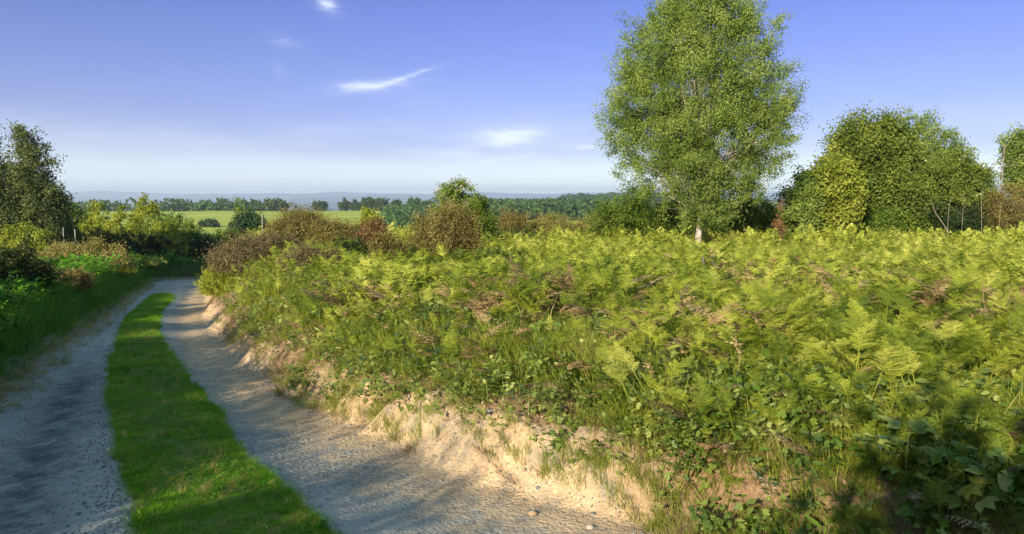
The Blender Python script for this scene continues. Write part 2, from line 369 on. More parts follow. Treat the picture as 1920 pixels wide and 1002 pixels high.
# ------------------------------------------------------------------ ground, track, grass strip, sandy bank
def stretched(a, b, step, lo, hi, ratio, mx):
    v = list(np.arange(a, b + 1e-6, step)); s = step
    while v[-1] < hi: s = min(s * ratio, mx(v[-1])); v.append(v[-1] + s)
    s = step; f = [v[0]]
    while f[-1] > lo: s = min(s * ratio, mx(f[-1])); f.append(f[-1] - s)
    return np.array(f[1:][::-1] + v)
def grid_faces(nx, ny):
    i = np.arange(nx - 1)[None, :]; j = np.arange(ny - 1)[:, None]; a = (j * nx + i).ravel()
    return np.stack([a, a + 1, a + 1 + nx, a + nx], 1)
xs = stretched(-24, 14, .22, -9500, 9500, 1.07, lambda q: 130)
ys = stretched(1, 56, .22, -60, 14000, 1.05, lambda q: 12 if q < 1900 else 110)
GX, GY = np.meshgrid(xs, ys)
GZ = G(GX.ravel(), GY.ravel())
xx, yv = GX.ravel(), GY.ravel()
incor = (xx > XL(yv) - .35) & (xx < XT(yv) + .75 / np.interp(yv, _yy, _cosT)) & (yv < 59.5) & (yv > -11.5)
GZ = GZ - .16 * incor
zone = ss(yv, 95, 130) + ss(yv, 640, 700)
MG = ground_mat()
kind(mesh_obj('ground', np.stack([xx, yv, GZ], 1), grid_faces(len(xs), len(ys)), MG, attrs={'zone': zone}, smooth=True), 'structure')

MT = track_mat('gravel_and_sand')
def sta():
    v = [-8.]; 
    while v[-1] < 58: v.append(v[-1] + (.05 if 3 < v[-1] < 8 else .10 if 2 < v[-1] < 22 else .3))
    return np.array(v)
ST_ = sta()
def sweep(name, xa, xb, n, lift, attrs, mat_,  edge_drop=(0., 0.), mound=None):
    ST = ST_ if name != 'grass_strip' else ST_[ST_ < 30.1]
    U = np.linspace(0, 1, n); YY, UU = np.meshgrid(ST, U, indexing='ij')
    A = xa(ST)[:, None]; B = xb(ST)[:, None]
    X = A + (B - A) * UU
    Z = G(X.ravel(), YY.ravel()).reshape(X.shape) + lift
    Z[:, 0] -= edge_drop[0]; Z[:, -1] -= edge_drop[1]
    if mound is not None: Z += mound(UU, X, YY)
    V = np.stack([X.ravel(), YY.ravel(), Z.ravel()], 1)
    i = np.arange(n - 1)[None, :]; j = np.arange(len(ST) - 1)[:, None]; a = (j * n + i).ravel()
    Q = np.stack([a, a + 1, a + 1 + n, a + n], 1)
    return mesh_obj(name, V, Q, mat_, smooth=True, attrs={k: f(X.ravel(), YY.ravel()) for k, f in attrs.items()})
def dT(x, y): return (x - XT(y)) * np.interp(y, _yy, _cosT)
def dLf(x, y): return (XL(y) - x) * np.interp(y, _yy, _cosL)
sand_f = lambda x, y: np.clip(ss(dT(x, y), -1.5, .0) * (.55 + .6 * (vn(y * .7, x * .2, 71))) * (1 - .35 * ss(y, 24, 34)), 0, 1.2)
damp_f = lambda x, y: np.exp(-((x - XL(y) - .62 * (SL(y) - XL(y)) - .10 * (vn(y * .8, 0, 72) - .5)) / .24) ** 2) * (1 - ss(y, 8.5, 12)) * .9 + .30 * np.exp(-((x - SR(y) - .42 * (XT(y) - SR(y))) / .35) ** 2)
soil_f = lambda x, y: np.maximum(ss(dLf(x, y), -.35, .15) * .8, np.maximum(ss(dT(x, y) + .25 * (vn(y * 3, x * 3, 77) - .5), .08, .30), ss(x, .3, 1.1) * ss(dT(x, y), -.35, .1)))
at = {'sand': sand_f, 'damp': damp_f, 'soil': soil_f}
kind(sweep('gravel_track', lambda y: XL(y) - .45, XT, 70, .0, at, MT, (.12, 0.)), 'structure')
kind(sweep('sandy_bank', XT, lambda y: XT(y) + 1.05 / np.interp(y, _yy, _cosT), 60, .0, at, MT, (0., .08)), 'structure')
def taper(y): return np.where(y < 26.5, 1., np.sqrt(np.clip(1 - ((y - 26.5) / 3.6) ** 2, 0, 1)))
def SLt(y): m_ = .5 * (SL(y) + SR(y)); return m_ + (SL(y) - m_) * taper(y)
def SRt(y): m_ = .5 * (SL(y) + SR(y)); return m_ + (SR(y) - m_) * taper(y)
kind(sweep('grass_strip', SLt, SRt, 24, .004, {}, turf_mat(), (.02, .02), lambda u, x, y: .035 * np.sqrt(np.clip(4 * u * (1 - u), 0, 1)) + .03 * (fbm(x * 3, y * 3, 73) - .5) * (4 * u * (1 - u))), 'structure')

# ------------------------------------------------------------------ plant templates
def strip(P, Wd, nrm):
    """ribbon along points P of widths Wd, width direction nrm"""
    P = np.asarray(P); n = len(P); V = np.empty((2 * n, 3)); nrm = np.asarray(nrm)
    V[0::2] = P - nrm * np.asarray(Wd)[:, None] / 2; V[1::2] = P + nrm * np.asarray(Wd)[:, None] / 2
    return V, np.array([(2 * i, 2 * i + 1, 2 * i + 3, 2 * i + 2) for i in range(n - 1)])
def frond(detail, seed, droop=1.0, stipe=.42, blade=.55, half=.26):
    """a bracken frond: bare stalk, arching blade with paired pinnae"""
    q = np.random.default_rng(seed); b = Bag()
    ts = np.linspace(0, 1, 12); ang0 = R(82)
    pts = [np.zeros(3)]; ang = ang0; n1 = 5
    for k in range(n1): pts.append(pts[-1] + np.array([math.cos(ang), 0, math.sin(ang)]) * stipe / n1); ang -= R(4)
    nb = 11; bl = []
    for k in range(nb): bl.append(pts[-1]); pts.append(pts[-1] + np.array([math.cos(ang), 0, math.sin(ang)]) * blade / nb); ang -= R(7.5 * droop)
    pts = np.array(pts); w = np.linspace(.009, .002, len(pts))
    V, Q = strip(pts, w, [0, 1, 0]); b.add(V, Q, .6)
    V, Q = strip(pts, w, [.7, 0, .3]); b.add(V, Q, .6)
    bp = np.array(bl); npair = {2: 14, 1: 11, 0: 6}[detail]
    for i in range(npair):
        f = (i + .3) / npair; k = f * (nb - 1); k0 = int(k); base = bp[k0] + (bp[min(k0 + 1, nb - 1)] - bp[k0]) * (k - k0)
        fw = unit(bp[min(k0 + 1, nb - 1)] - bp[max(k0 - 1, 0)])
        up = np.cross(fw, [0, 1, 0]); up = up * (1 if up[2] > 0 else -1)
        L = half * (1 - f) ** .8 * (.8 if i == 0 else 1) * q.uniform(.8, 1.1) + .015
        for sd in (-1, 1):
            dr = unit(np.array([0, sd, 0]) + fw * (.45 + q.uniform(-.15, .2)) + up * q.uniform(-.35, .5))
            up0 = up; up = unit(up + fw * q.uniform(-.9, .7)); side = unit(np.cross(dr, up)); r = q.uniform(.05, .95)
            if detail == 2:
                nl = max(3, int(L / .0125)); 
                for j in range(nl):
                    g = (j + .4) / nl; c = base + dr * L * g - up * L * .25 * g * g
                    ll = (.019 * (1 - g) ** .7 + .005) * (L / half) ** .4; wq = L / nl * .8
                    for s2 in (-1, 1):
                        d2 = unit(side * s2 + dr * .35)
                        p0 = c; p1 = c + d2 * ll * .55 + dr * wq * .55; p2 = c + d2 * ll - up * ll * .2; p3 = c + d2 * ll * .45 - dr * wq * .45
                        b.add([p0, p1, p2, p3], [(0, 1, 2, 3)], r + q.uniform(-.15, .15))
            elif detail == 1:
                c = base
                for j in range(3):
                    g = j / 3; a0 = base + dr * L * g - up * L * .25 * g * g; a1 = base + dr * L * (g + .36) - up * L * .25 * (g + .36) ** 2
                    ww = .030 * (1 - g) * (L / half) ** .5
                    b.add([a0, (a0 + a1) / 2 + side * ww / 1.6, a1, (a0 + a1) / 2 - side * ww / 1.6], [(0, 1, 2, 3)], r + q.uniform(-.15, .15))
            else:
                a1 = base + dr * L - up * L * .2; b.add([base, (base + a1) / 2 + side * .022, a1, (base + a1) / 2 - side * .022], [(0, 1, 2, 3)], r)
            up = up0
    V, Q, r = b.arr(); return V, Q, np.clip(r, 0, 1)
def tuft(seed, n=16, h=.3, w=.006, lean=.6, seg=3, spread=.05):
    q = np.random.default_rng(seed); b = Bag()
    for i in range(n):
        a = q.uniform(0, 2 * math.pi); d = np.array([math.cos(a), math.sin(a), 0]); hh = h * q.uniform(.55, 1.1); ln = lean * q.uniform(.3, 1.3)
        p0 = np.array([q.normal() * spread, q.normal() * spread, -.02]); P = [p0 + d * hh * ln * (k / seg) ** 2 + np.array([0, 0, hh * (k / seg) * (1 - .25 * ln * (k / seg))]) for k in range(seg + 1)]
        V, Q = strip(P, [w, w * .9, w * .6, w * .1][:seg + 1] if seg == 3 else np.linspace(w, w * .1, seg + 1), [-d[1], d[0], 0]); b.add(V, Q, q.uniform(0, 1))
    return b.arr()
def leaf_faces(base, d, up, L, Wd, curl=.2):
    """a pointed oval leaf folded along its midrib, six quads"""
    side = unit(np.cross(d, up)); prof = [(0, .06), (.3, .85), (.62, .9), (1, .05)]; V = []
    for g, ww in prof:
        c = base + d * L * g - up * L * curl * g * g
        V += [c - side * Wd / 2 * ww + up * Wd * .12 * ww, c, c + side * Wd / 2 * ww + up * Wd * .12 * ww]
    Q = []
    for i in range(3):
        k = 3 * i; Q += [(k, k + 1, k + 4, k + 3), (k + 1, k + 2, k + 5, k + 4)]
    return np.array(V), np.array(Q)
def sprig(seed, n=10, leaf=.05, h=.35, three=True, wr=.7, lean=.5):
    """a leafy shoot of bramble or herb"""
    q = np.random.default_rng(seed); b = Bag(); a = q.uniform(0, 6.28); d = np.array([math.cos(a), math.sin(a), 0])
    P = [d * h * lean * (k / 5) ** 1.6 + np.array([0, 0, h * (k / 5) * (1 - .3 * (k / 5) ** 2)]) for k in range(6)]
    V, Q = strip(P, np.linspace(.006, .003, 6), [-d[1], d[0], 0]); b.add(V, Q, .9)
    V, Q = strip(P, np.linspace(.006, .003, 6), d * .8 + np.array([0, 0, .2])); b.add(V, Q, .9)
    for i in range(n):
        f = .15 + .85 * i / n; k = f * 5; k0 = min(int(k), 4); p = P[k0] + (P[k0 + 1] - P[k0]) * (k - k0)
        az = i * 2.4 + q.uniform(-.4, .4); dr = unit(np.array([math.cos(az), math.sin(az), q.uniform(-.3, .9)])); up = q.normal(size=3) * .75 + np.array([0, 0, 1.]) - np.array([math.cos(az), math.sin(az), 0]) * .3; up = unit(up - dr * up.dot(dr))
        st = p + dr * leaf * .6; rr = q.uniform(.1, .95)
        for s in ((-1, 0, 1) if three else (0,)):
            dd = unit(dr + np.cross(up, dr) * s * .9); V, Q = leaf_faces(st, dd, up, leaf * (1.15 if s == 0 else .9) * q.uniform(.8, 1.2), leaf * wr); b.add(V, Q, rr)
    V, Q, r = b.arr(); return V, Q, np.clip(r, 0, 1)

FR = [[frond(d, 10 * d + k, dr, st_, bl_, hf_) for k, (dr, st_, bl_, hf_) in enumerate([(1.0, .40, .31, .115), (.5, .44, .34, .12), (1.5, .36, .30, .11), (.7, .28, .26, .10), (.2, .34, .30, .11), (1.2, .20, .28, .11)])] for d in (0, 1, 2)]
TU = [tuft(k, 18, .30) for k in range(4)]
TUF = [tuft(k + 9, 8, .34, .012, .6, 2) for k in range(3)]
LAWN = [tuft(k + 20, 14, .055, .004, .9, 2, .03) for k in range(4)]
SP = [sprig(k, 9 + k, .026 + .004 * k, .38) for k in range(5)]
SPB = [sprig(k + 30, 10, .06, .4, False, .5) for k in range(3)]
SPF = [sprig(k + 60, 5, .07, .4, False, .8) for k in range(3)]

def P3(x, y, dz=0.): return np.stack([x, y, G(x, y) + dz], 1)
def spots(n, y0, y1, x0=None, x1=None, power=1.0):
    """random ground points between y0 and y1 over the visible wedge of country (denser near when power>1)"""
    y = y0 + (y1 - y0) * rng.random(n) ** power
    lim = .74 * y + 1.2
    x = rng.uniform(-1, 1, n) * lim
    return x, y
def spread_field(name, tpls, x, y, sc, r, m, dz=-.03, tilt=None, label=None, sq=None, kind_='stuff'):
    b = Bag(); k = rng.integers(0, len(tpls), len(x)); P = P3(x, y, dz); rz = rng.uniform(0, 2 * math.pi, len(x))
    for i, tp in enumerate(tpls):
        q = k == i
        if not q.any(): continue
        b.add(*scatter(tp, P[q], rz[q], sc[q], r[q], None if tilt is None else tilt[q], None if sq is None else sq[q]))
    o = b.obj(name, m); o['kind'] = kind_
    return o
def patch(x, y, s=1., seed=80): return fbm(x * s, y * s, seed, 3)

# ------------------------------------------------------------------ countless ground cover (kind = stuff)
def wedge(n, y0, y1, dlo, dhi=1e9, power=1.0):
    x, y = spots(n, y0, y1, power=power); d = dT(x, np.minimum(y, 58))
    low = .5 * ss(x, .5, 1.3) + .17 * (1 - ss(y, 7, 11)) + .22 * (vn(x * 1.9, y * 1.9, 131) - .5)
    q = (d > dlo - low * (dlo < 1)) & (d < dhi); return x[q], y[q], d[q]
def thin(x, y, keep): q = rng.random(len(x)) < keep; return q

# bracken over the plateau and down the upper bank, three levels of detail with distance
BR = []
for lod, n, y0, y1 in ((2, 7500, 2.6, 8.5), (1, 36000, 8.5, 25.), (0, 60000, 25., 53.)):
    x, y, d = wedge(n, y0, y1, .55)
    p = patch(x, y, .55, 80); slope = ss(d, .6, 2.6)
    keep = np.where((p > .57), .3, 1.) * (.45 + .55 * slope) * (.25 + .75 * (patch(x, y, 1.1, 85) > .40))
    q = rng.random(len(x)) < keep; x, y, d, p, slope = x[q], y[q], d[q], p[q], slope[q]
    n_ = len(x); sc = rng.uniform(.55, 1.2, n_) * (.78 + .22 * slope) * (.95 + .35 * (lod == 0)) * (.55 + .95 * patch(x, y, 1.3, 91)) * (.72 + .28 * ss(y, 3, 8))
    sc = sc * (1 - .55 * np.exp(-((x / y - .253) / .022) ** 2 - ((y - 27.5) / 3.2) ** 2))
    r = np.clip(.5 + 1.7 * (patch(x, y, .9, 95) - .5) + rng.normal(0, .2, n_) + .20 * ss(y, 6, 26), 0, 1)
    BR.append((lod, x, y, sc, r))
for lod, x, y, sc, r in BR:
    spread_field('bracken', FR[lod], x, y, sc, r, M['bracken'], tilt=rng.normal(0, .28, (len(x), 2)))
# brown dead bracken lying in patches under the live fronds
for n, y0, y1, lod in ((2600, 2.6, 14., 1), (5200, 14., 48., 0)):
    x, y, d = wedge(n, y0, y1, .5)
    p = patch(x, y, .55, 80); q = rng.random(len(x)) < np.where(p > .55, 1., .14 + .2 * (1 - ss(d, 1, 3)))
    x, y = x[q], y[q]; n_ = len(x)
    spread_field('dead_bracken', FR[lod][:2], x, y, rng.uniform(.5, .95, n_), rng.random(n_), M['deadfern'], tilt=rng.normal(0, .6, (n_, 2)), sq=rng.uniform(.35, .8, n_))
for (cx, cy, rr_, nn) in ((0.00, 8.20, .6, 85), (5.01, 9.50, .8, 90), (3.72, 8.03, .5, 60), (0.61, 8.37, .4, 45), (4.36, 6.90, .6, 60), (1.43, 5.96, .4, 35), (-1.85, 9.15, .7, 60), (4.37, 12.63, 1.4, 120)):
    x = cx + rng.normal(0, rr_ * .55, nn); y = cy + rng.normal(0, rr_, nn); x, y = x[y > 2.8], y[y > 2.8]
    spread_field('dead_bracken', FR[1][:4], x, y, rng.uniform(.7, 1.3, len(x)), rng.random(len(x)) * .6 + .4, M['deadfern'], tilt=rng.normal(0, .7, (len(x), 2)), sq=rng.uniform(.5, 1.05, len(x)))
# low leafy undergrowth
for n, y0, y1, tp, m_, dlo, dhi, s0, s1 in ((7500, 2.5, 11., SP, 'bramble', .22, 60, .5, 1.0), (9000, 11., 30., SP, 'bramble', .5, 60, .7, 1.2),
                                             (1500, 2.5, 14., SP, 'mid', .5, 60, .6, 1.2), (1100, 2.5, 9., SPB, 'blue', .5, 3.2, .4, .9)):
    x, y, d = wedge(n, y0, y1, dlo, dhi); q = rng.random(len(x)) < (.25 + .75 * (patch(x, y, .8, 99) > .5)); x, y, d = x[q], y[q], d[q]
    spread_field('undergrowth', tp, x, y, rng.uniform(s0, s1, len(x)), np.clip(rng.random(len(x)) * .6 + .4 * patch(x, y, 1.2, 98), 0, 1), M[m_], tilt=rng.normal(0, .25, (len(x), 2)))
x, y, d = wedge(2600, 2.6, 14., .25, 3.5); spread_field('undergrowth', SPB + SP + SPF[:1], x, y, rng.uniform(.8, 1.3, len(x)) * (.62 + .38 * ss(y, 4, 9)), rng.random(len(x)), M['bramble'], tilt=rng.normal(0, .3, (len(x), 2)))
# grasses: fine tufts hanging on the bank, dry stems across the heath
x, y, d = wedge(52000, 2.5, 16., .14, 6.); q = rng.random(len(x)) < (.2 + .8 * (patch(x, y, 1.1, 103) > .47)); x, y, d = x[q], y[q], d[q]
bank_dir = np.stack([-np.ones(len(x)) * .35, np.zeros(len(x))], 1) * (1 - ss(d, .4, 1.8))[:, None]
spread_field('grass', TU, x, y, rng.uniform(.5, 1.25, len(x)) * (.5 + .5 * ss(d, .2, .8)), rng.random(len(x)) * .8, M['grass'], tilt=bank_dir + rng.normal(0, .2, (len(x), 2)))
x, y, d = wedge(12000, 16., 46., .3, 3.); spread_field('grass', TUF, x, y, rng.uniform(.7, 1.2, len(x)), rng.random(len(x)) * .8, M['grass'], tilt=rng.normal(0, .2, (len(x), 2)))
x, y, d = wedge(6500, 7., 50., 1.5, power=1.1); q = rng.random(len(x)) < np.where(patch(x, y, .25, 107) > .52, 1., .15); x, y = x[q], y[q]
q = y < 16; spread_field('dry_grass', TU, x[q], y[q], rng.uniform(.8, 1.8, q.sum()), rng.random(q.sum()), M['straw'], tilt=rng.normal(0, .12, (q.sum(), 2))); x, y = x[~q], y[~q]
spread_field('dry_grass', TUF, x, y, rng.uniform(.7, 2.0, len(x)), rng.random(len(x)), M['straw'], tilt=rng.normal(0, .12, (len(x), 2)))
x, y, d = wedge(3500, 2.5, 16., .15, 1.2); spread_field('dry_grass', TU, x, y, rng.uniform(.3, .6, len(x)), rng.random(len(x)), M['deadfern'], tilt=rng.normal(0, .6, (len(x), 2)))

# the overgrown corner where the bank turns away to the right
def corner(n, tp, s0, s1, m_, lean=.3, nm='undergrowth'):
    y = rng.uniform(2.3, 5.2, n); x = rng.uniform(.7, 4.6, n); d = dT(x, y); q = (d > -.25 + .3 * (1 - ss(x, .8, 1.5))) & (x < .8 * y + 1); x, y = x[q], y[q]
    spread_field(nm, tp, x, y, rng.uniform(s0, s1, len(x)), rng.random(len(x)), M[m_], tilt=rng.normal(0, lean, (len(x), 2)))
corner(700, SP, .5, 1., 'bramble'); corner(1900, TU, .4, .9, 'grass', nm='grass'); corner(900, TU, .3, .6, 'deadfern', .7, 'dry_grass'); corner(350, SPB, .5, .9, 'mid')

x, y, d = wedge(14000, 2.8, 20., .08, .55); q = rng.random(len(x)) < .75; x, y = x[q], y[q]
spread_field('dry_grass', TU, x, y, rng.uniform(.25, .7, len(x)), rng.random(len(x)), M['deadfern'], dz=.0, tilt=np.stack([-1.1 + rng.normal(0, .4, len(x)), -.5 + rng.normal(0, .4, len(x))], 1), sq=rng.uniform(.1, .9, len(x)))

# the mown strip between the wheel tracks
def on_strip(n, y0, y1, power):
    y = y0 + (y1 - y0) * rng.random(n) ** power; u = rng.random(n) ; u = .05 + .88 * u; u = np.where(rng.random(n) < .08, rng.choice([.03, .95], n) + rng.normal(0, .02, n), u)
    return SLt(y) + (SRt(y) - SLt(y)) * u, y
for n, y0, y1, pw, s0, s1, tp in ((26000, 3.2, 9.5, 1.35, .6, 1.25, LAWN), (9000, 9.5, 22., 1.3, 1.1, 1.9, LAWN), (1500, 22., 29.8, 1., 1.6, 2.4, LAWN)):
    x, y = on_strip(n, y0, y1, pw); pp = patch(x, y, 1.6, 111); q = rng.random(n) < 1.15 - .95 * ss(patch(x, y, 3.1, 113), .55, .68); x, y, pp = x[q], y[q], pp[q]; n = len(x)
    spread_field('grass', tp, x, y, rng.uniform(s0, s1, n) * (.35 + .95 * pp), np.clip(rng.random(n) * .7 + .5 * (pp - .35), 0, 1), M['lawn'], dz=.03, tilt=rng.normal(0, .3, (n, 2)))

x, y = on_strip(1500, 3.2, 16., 1.2); spread_field('dry_grass', TU, x, y, rng.uniform(.12, .3, len(x)), rng.random(len(x)), M['olive'], dz=.03, tilt=rng.normal(0, .6, (len(x), 2)))
x, y = on_strip(900, 3.2, 14., 1.2); spread_field('undergrowth', SP, x, y, rng.uniform(.12, .3, len(x)), rng.random(len(x)), M['verge'], dz=.02, tilt=rng.normal(0, .6, (len(x), 2)))

# left verge: nettles, grasses and herbs between the track and the gorse
def left_spots(n, y0, y1, e0, e1, power=1.):
    y = y0 + (y1 - y0) * rng.random(n) ** power; e = e0 + (e1 - e0) * rng.random(n)
    return XL(y) - e / np.interp(y, _yy, _cosL), y, e
x, y, e = left_spots(9000, 7.5, 57., .0, 1.9, 1.2)
spread_field('grass', TU, x, y, rng.uniform(.5, 1.5, len(x)) * (.35 + .65 * ss(e, 0, .6)), np.clip(rng.random(len(x)) * .8, 0, 1), M['verge'], tilt=rng.normal(0, .25, (len(x), 2)))
x, y, e = left_spots(6500, 7.5, 57., .45, 3.2, 1.2)
spread_field('undergrowth', SP + SPB, x, y, rng.uniform(.8, 1.7, len(x)) * (.45 + .55 * ss(e, .4, 1.4)), rng.random(len(x)) * .8, M['verge'], tilt=rng.normal(0, .2, (len(x), 2)))
x, y, e = left_spots(2200, 8., 50., 1.0, 4.2, 1.1)
spread_field('undergrowth', SPF + SPB, x, y, rng.uniform(1.3, 2.6, len(x)) * (.5 + patch(x, y, .7, 141)) * (.5 + .5 * ss(y, 11, 22)), rng.random(len(x)), M['verge'], tilt=rng.normal(0, .25, (len(x), 2)))
x, y, e = left_spots(1400, 7., 40., -.35, .25, 1.3)
spread_field('dry_grass', TU, x, y, rng.uniform(.25, .6, len(x)), rng.random(len(x)), M['olive'], tilt=rng.normal(0, .5, (len(x), 2)))
x, y, e = left_spots(9000, 9., 56., 2.2, 16., 1.)
q = x > -.8 * y - 2
spread_field('undergrowth', SPB + SPF, x[q], y[q], rng.uniform(1., 2.2, q.sum()), rng.random(q.sum()), M['mid'], tilt=rng.normal(0, .2, (q.sum(), 2)))

# stones: loose gravel on the wheel tracks, clods along the foot of the bank
def pebble(seed):
    q = np.random.default_rng(seed); V = []
    for z in (-.35, .25):
        for k in range(6): a = k * math.pi / 3; V.append((math.cos(a) * q.uniform(.42, .6), math.sin(a) * q.uniform(.35, .5), z * q.uniform(.7, 1.2)))
    V += [(0, 0, .42), (0, 0, -.4)]; Q = [(k, (k + 1) % 6, 6 + (k + 1) % 6, 6 + k) for k in range(6)]
    Q += [(6, 7, 8, 12), (8, 9, 10, 12), (10, 11, 6, 12)]
    return np.array(V), np.array(Q), np.full(14, .5)
PB = [pebble(k) for k in range(5)]
n = 6000; y = 3.3 + 14 * rng.random(n) ** 1.8; q = rng.random(n); q = np.where(rng.random(n) < .5, np.clip(rng.normal(.93, .07, n), 0, 1.05), q)
x = np.where(rng.random(n) < .5, XL(y) + (SL(y) - XL(y)) * q, SR(y) + (XT(y) - SR(y)) * q)
spread_field('gravel', PB, x, y, rng.uniform(.006, .017, n) * np.where(rng.random(n) < .03, 2., 1.), rng.random(n), M['peb'], dz=.002)
M['clod'] = solid('clod_of_soil', [(.16, .10, .06), (.32, .22, .13), (.46, .35, .23)], 2.5, .95, .5, 40)
y = 3.2 + 16 * rng.random(6000) ** 1.5; d = rng.beta(2, 3, 6000) * .75 - .05
spread_field('soil_clods', PB, XT(y) + d / np.interp(y, _yy, _cosT), y, (.006 + .03 * rng.random(6000) ** 4) * (.4 + .9 * ss(d, .1, .4)), rng.random(6000), M['clod'], dz=.004)

# ------------------------------------------------------------------ trees and shrubs
def crown_cloud(lobes, W_, H_, ncl, per, cs, L, wr, shell=.45, twig=(.0, .0, 0.), fade=.0, seed=0, dirs_up=None, hole=None):
    q = np.random.default_rng(seed); vol = np.array([l[2] * l[3] * l[2] for l in lobes]) ** .8; pr = vol / vol.sum()
    k = q.choice(len(lobes), ncl, p=pr); L_ = np.array([(l + (0.,))[:5] for l in lobes])[k]
    u = unit(q.normal(size=(ncl, 3))); r = (shell + (1 - shell) * q.random(ncl)) ** .6; r = r * (1 + .14 * q.normal(size=ncl) * 1)
    r = np.minimum(r, 1.12)
    C = np.stack([L_[:, 0] * W_ + u[:, 0] * r * L_[:, 2] * W_, L_[:, 4] * W_ + u[:, 1] * r * L_[:, 2] * W_ * .9, L_[:, 1] * H_ + u[:, 2] * r * L_[:, 3] * H_], 1)
    C = C[C[:, 2] > .02 * H_]
    if hole is not None: C = C[fbm(C[:, 0] * hole[0] + 9, C[:, 2] * hole[0] + C[:, 1] * .5, seed + 3, 3) > hole[1]]
    n = len(C); cr = q.random(n)
    tw = unit(u[:n] * .8 + q.normal(size=(n, 3)) * .5 + np.array(twig)); s = q.uniform(-1, 1, (n, per, 1))
    szk = cs * q.uniform(.6, 1.35, (n, 1, 1))
    Pt = C[:, None, :] + tw[:, None, :] * s * szk * 1.1 + q.normal(size=(n, per, 3)) * szk * np.array([.42, .42, .34])
    Pt = Pt.reshape(-1, 3); rr = np.clip(np.repeat(cr, per) * .55 + q.random(n * per) * .45, 0, 1)
    keep = Pt[:, 2] > .01 * H_; Pt = Pt[keep]; rr = rr[keep]
    dd = np.repeat(tw, per, 0)[keep] if dirs_up is None else unit(np.repeat(tw, per, 0)[keep] + np.array([0, 0, dirs_up]))
    V, Q, r = leaves(Pt, L, L * wr, rr, dd, .9)
    return (V, Q, r), C
def branches(C, W_, H_, tr, fork, nl, seed, lean=(0, 0), sides=7, top=.8, nt=0):
    q = np.random.default_rng(seed); b = Bag(); top_ = np.array([lean[0], lean[1], H_ * top]); K = 8
    tp = [top_ * (k / K) + np.array([q.normal() * .02, q.normal() * .02, 0]) * H_ * (k > 0) * .6 for k in range(K + 1)]
    tp[0] = np.array([0, 0, -.15])
    b.add(*tube(tp, [tr * (1.35 if k == 0 else 1) * (1 - .88 * k / K) for k in range(K + 1)], sides), .5)
    if len(C) == 0: return b
    idx = q.choice(len(C), min(nl, len(C)), replace=False); ends = []
    for i in idx:
        e = C[i]; f = np.clip((e[2] / (H_ * top)) * q.uniform(.45, .8), fork, .93); kk = f * K; k0 = min(int(kk), K - 1)
        s = tp[k0] + (tp[k0 + 1] - tp[k0]) * (kk - k0); r0 = tr * (1 - .88 * f) * .5
        mid1 = s + (e - s) * .35 + np.array([0, 0, .05 * H_]) * q.uniform(-.2, .8); mid2 = s + (e - s) * .7 + np.array([0, 0, .04 * H_]) * q.uniform(0, 1)
        b.add(*tube([s, mid1, mid2, e], [r0, r0 * .65, r0 * .4, r0 * .12], 5), .5); ends.append((mid1, mid2, r0))
    for j in range(nt):
        m1, m2, r0 = ends[q.integers(len(ends))]; a = m1 + (m2 - m1) * q.random(); D = C[q.choice(len(C), 12)]; e = D[np.argmin(np.linalg.norm(D - a, axis=1))]
        b.add(*tube([a, (a + e) / 2 + q.normal(size=3) * .05 * W_ * .3, e], [r0 * .3, r0 * .2, r0 * .06], 3), .5)
    return b
ROUND = [(0, .55, .5, .45)]
BUSH = [(0, .45, .42, .5), (-.22, .35, .30, .36), (.24, .32, .28, .36), (.05, .62, .28, .36)]
MOUND = [(0, .4, .5, .55), (-.25, .38, .3, .45), (.25, .4, .3, .45)]
CONE = [(0, .22, .42, .24), (0, .45, .30, .24), (.02, .68, .19, .2), (.0, .86, .09, .14)]
OPEN = [(-.1, .8, .25, .2), (.15, .6, .3, .22), (-.22, .5, .26, .2), (.05, .4, .36, .25), (.3, .75, .18, .14)]
def plant(name, label, cat, pos, m, lobes=BUSH, ncl=160, per=60, cs=.22, L=.07, wr=.5, tr=.05, fork=.12, nl=14, nt=0, bark='bark', group=None,
          shell=.45, twig=(0, 0, .0), top=.8, hole=None, parts=('trunk', 'crown'), extra=None, lean=(0, 0), dirs_up=None, trunk_to=None, base=None):
    X, Y, ZT, W_ = pos; z0 = g1(X, Y) if base is None else base; H_ = ZT - z0; seed = int(abs(X * 131 + Y * 17 + ZT * 71)) + 3
    t = thing(name, label, cat, (X, Y, z0), group)
    if lobes is BUSH or lobes is MOUND:
        qq = np.random.default_rng(seed + 9)
        lobes = [(a + qq.normal() * .07, b + qq.normal() * .06, c * qq.uniform(.75, 1.15), d * qq.uniform(.75, 1.15)) for a, b, c, d in lobes]
        lobes += [(qq.uniform(-.42, .42), qq.uniform(.4, .8), qq.uniform(.10, .18), qq.uniform(.16, .26)) for _ in range(3)]
    (V, Q, r), C = crown_cloud(lobes, W_, H_, ncl, per, cs, L, wr, shell, twig, seed=seed, hole=hole, dirs_up=dirs_up)
    if tr > 0: branches(C, W_, H_, tr, fork, nl, seed, lean, top=top, nt=nt).obj(parts[0], M[bark], t, smooth=True)
    mesh_obj(parts[1], V, Q, M[m], t, r)
    if extra:
        for (nm, mm, nn, ll, cs2, pp) in extra:
            q = np.random.default_rng(seed + 5); cc = C[q.choice(len(C), min(nn, len(C)), replace=False)]; cc = cc + unit(cc - np.array([0, 0, .45 * H_])) * cs2
            P = np.repeat(cc, pp, 0) + q.normal(size=(len(cc) * pp, 3)) * cs * .35
            V, Q, r = leaves(P, ll, ll * (.8 if nm in ('blossom', 'flower_heads') else .4), q.random(len(P))); mesh_obj(nm, V, Q, M[mm], t, r)
    return t
BP = ('stem', 'foliage')
GO = dict(parts=BP, L=.06, wr=.28, fork=.02, tr=.035, nl=26, shell=.35, bark='deadwood', twig=(0, 0, .7))

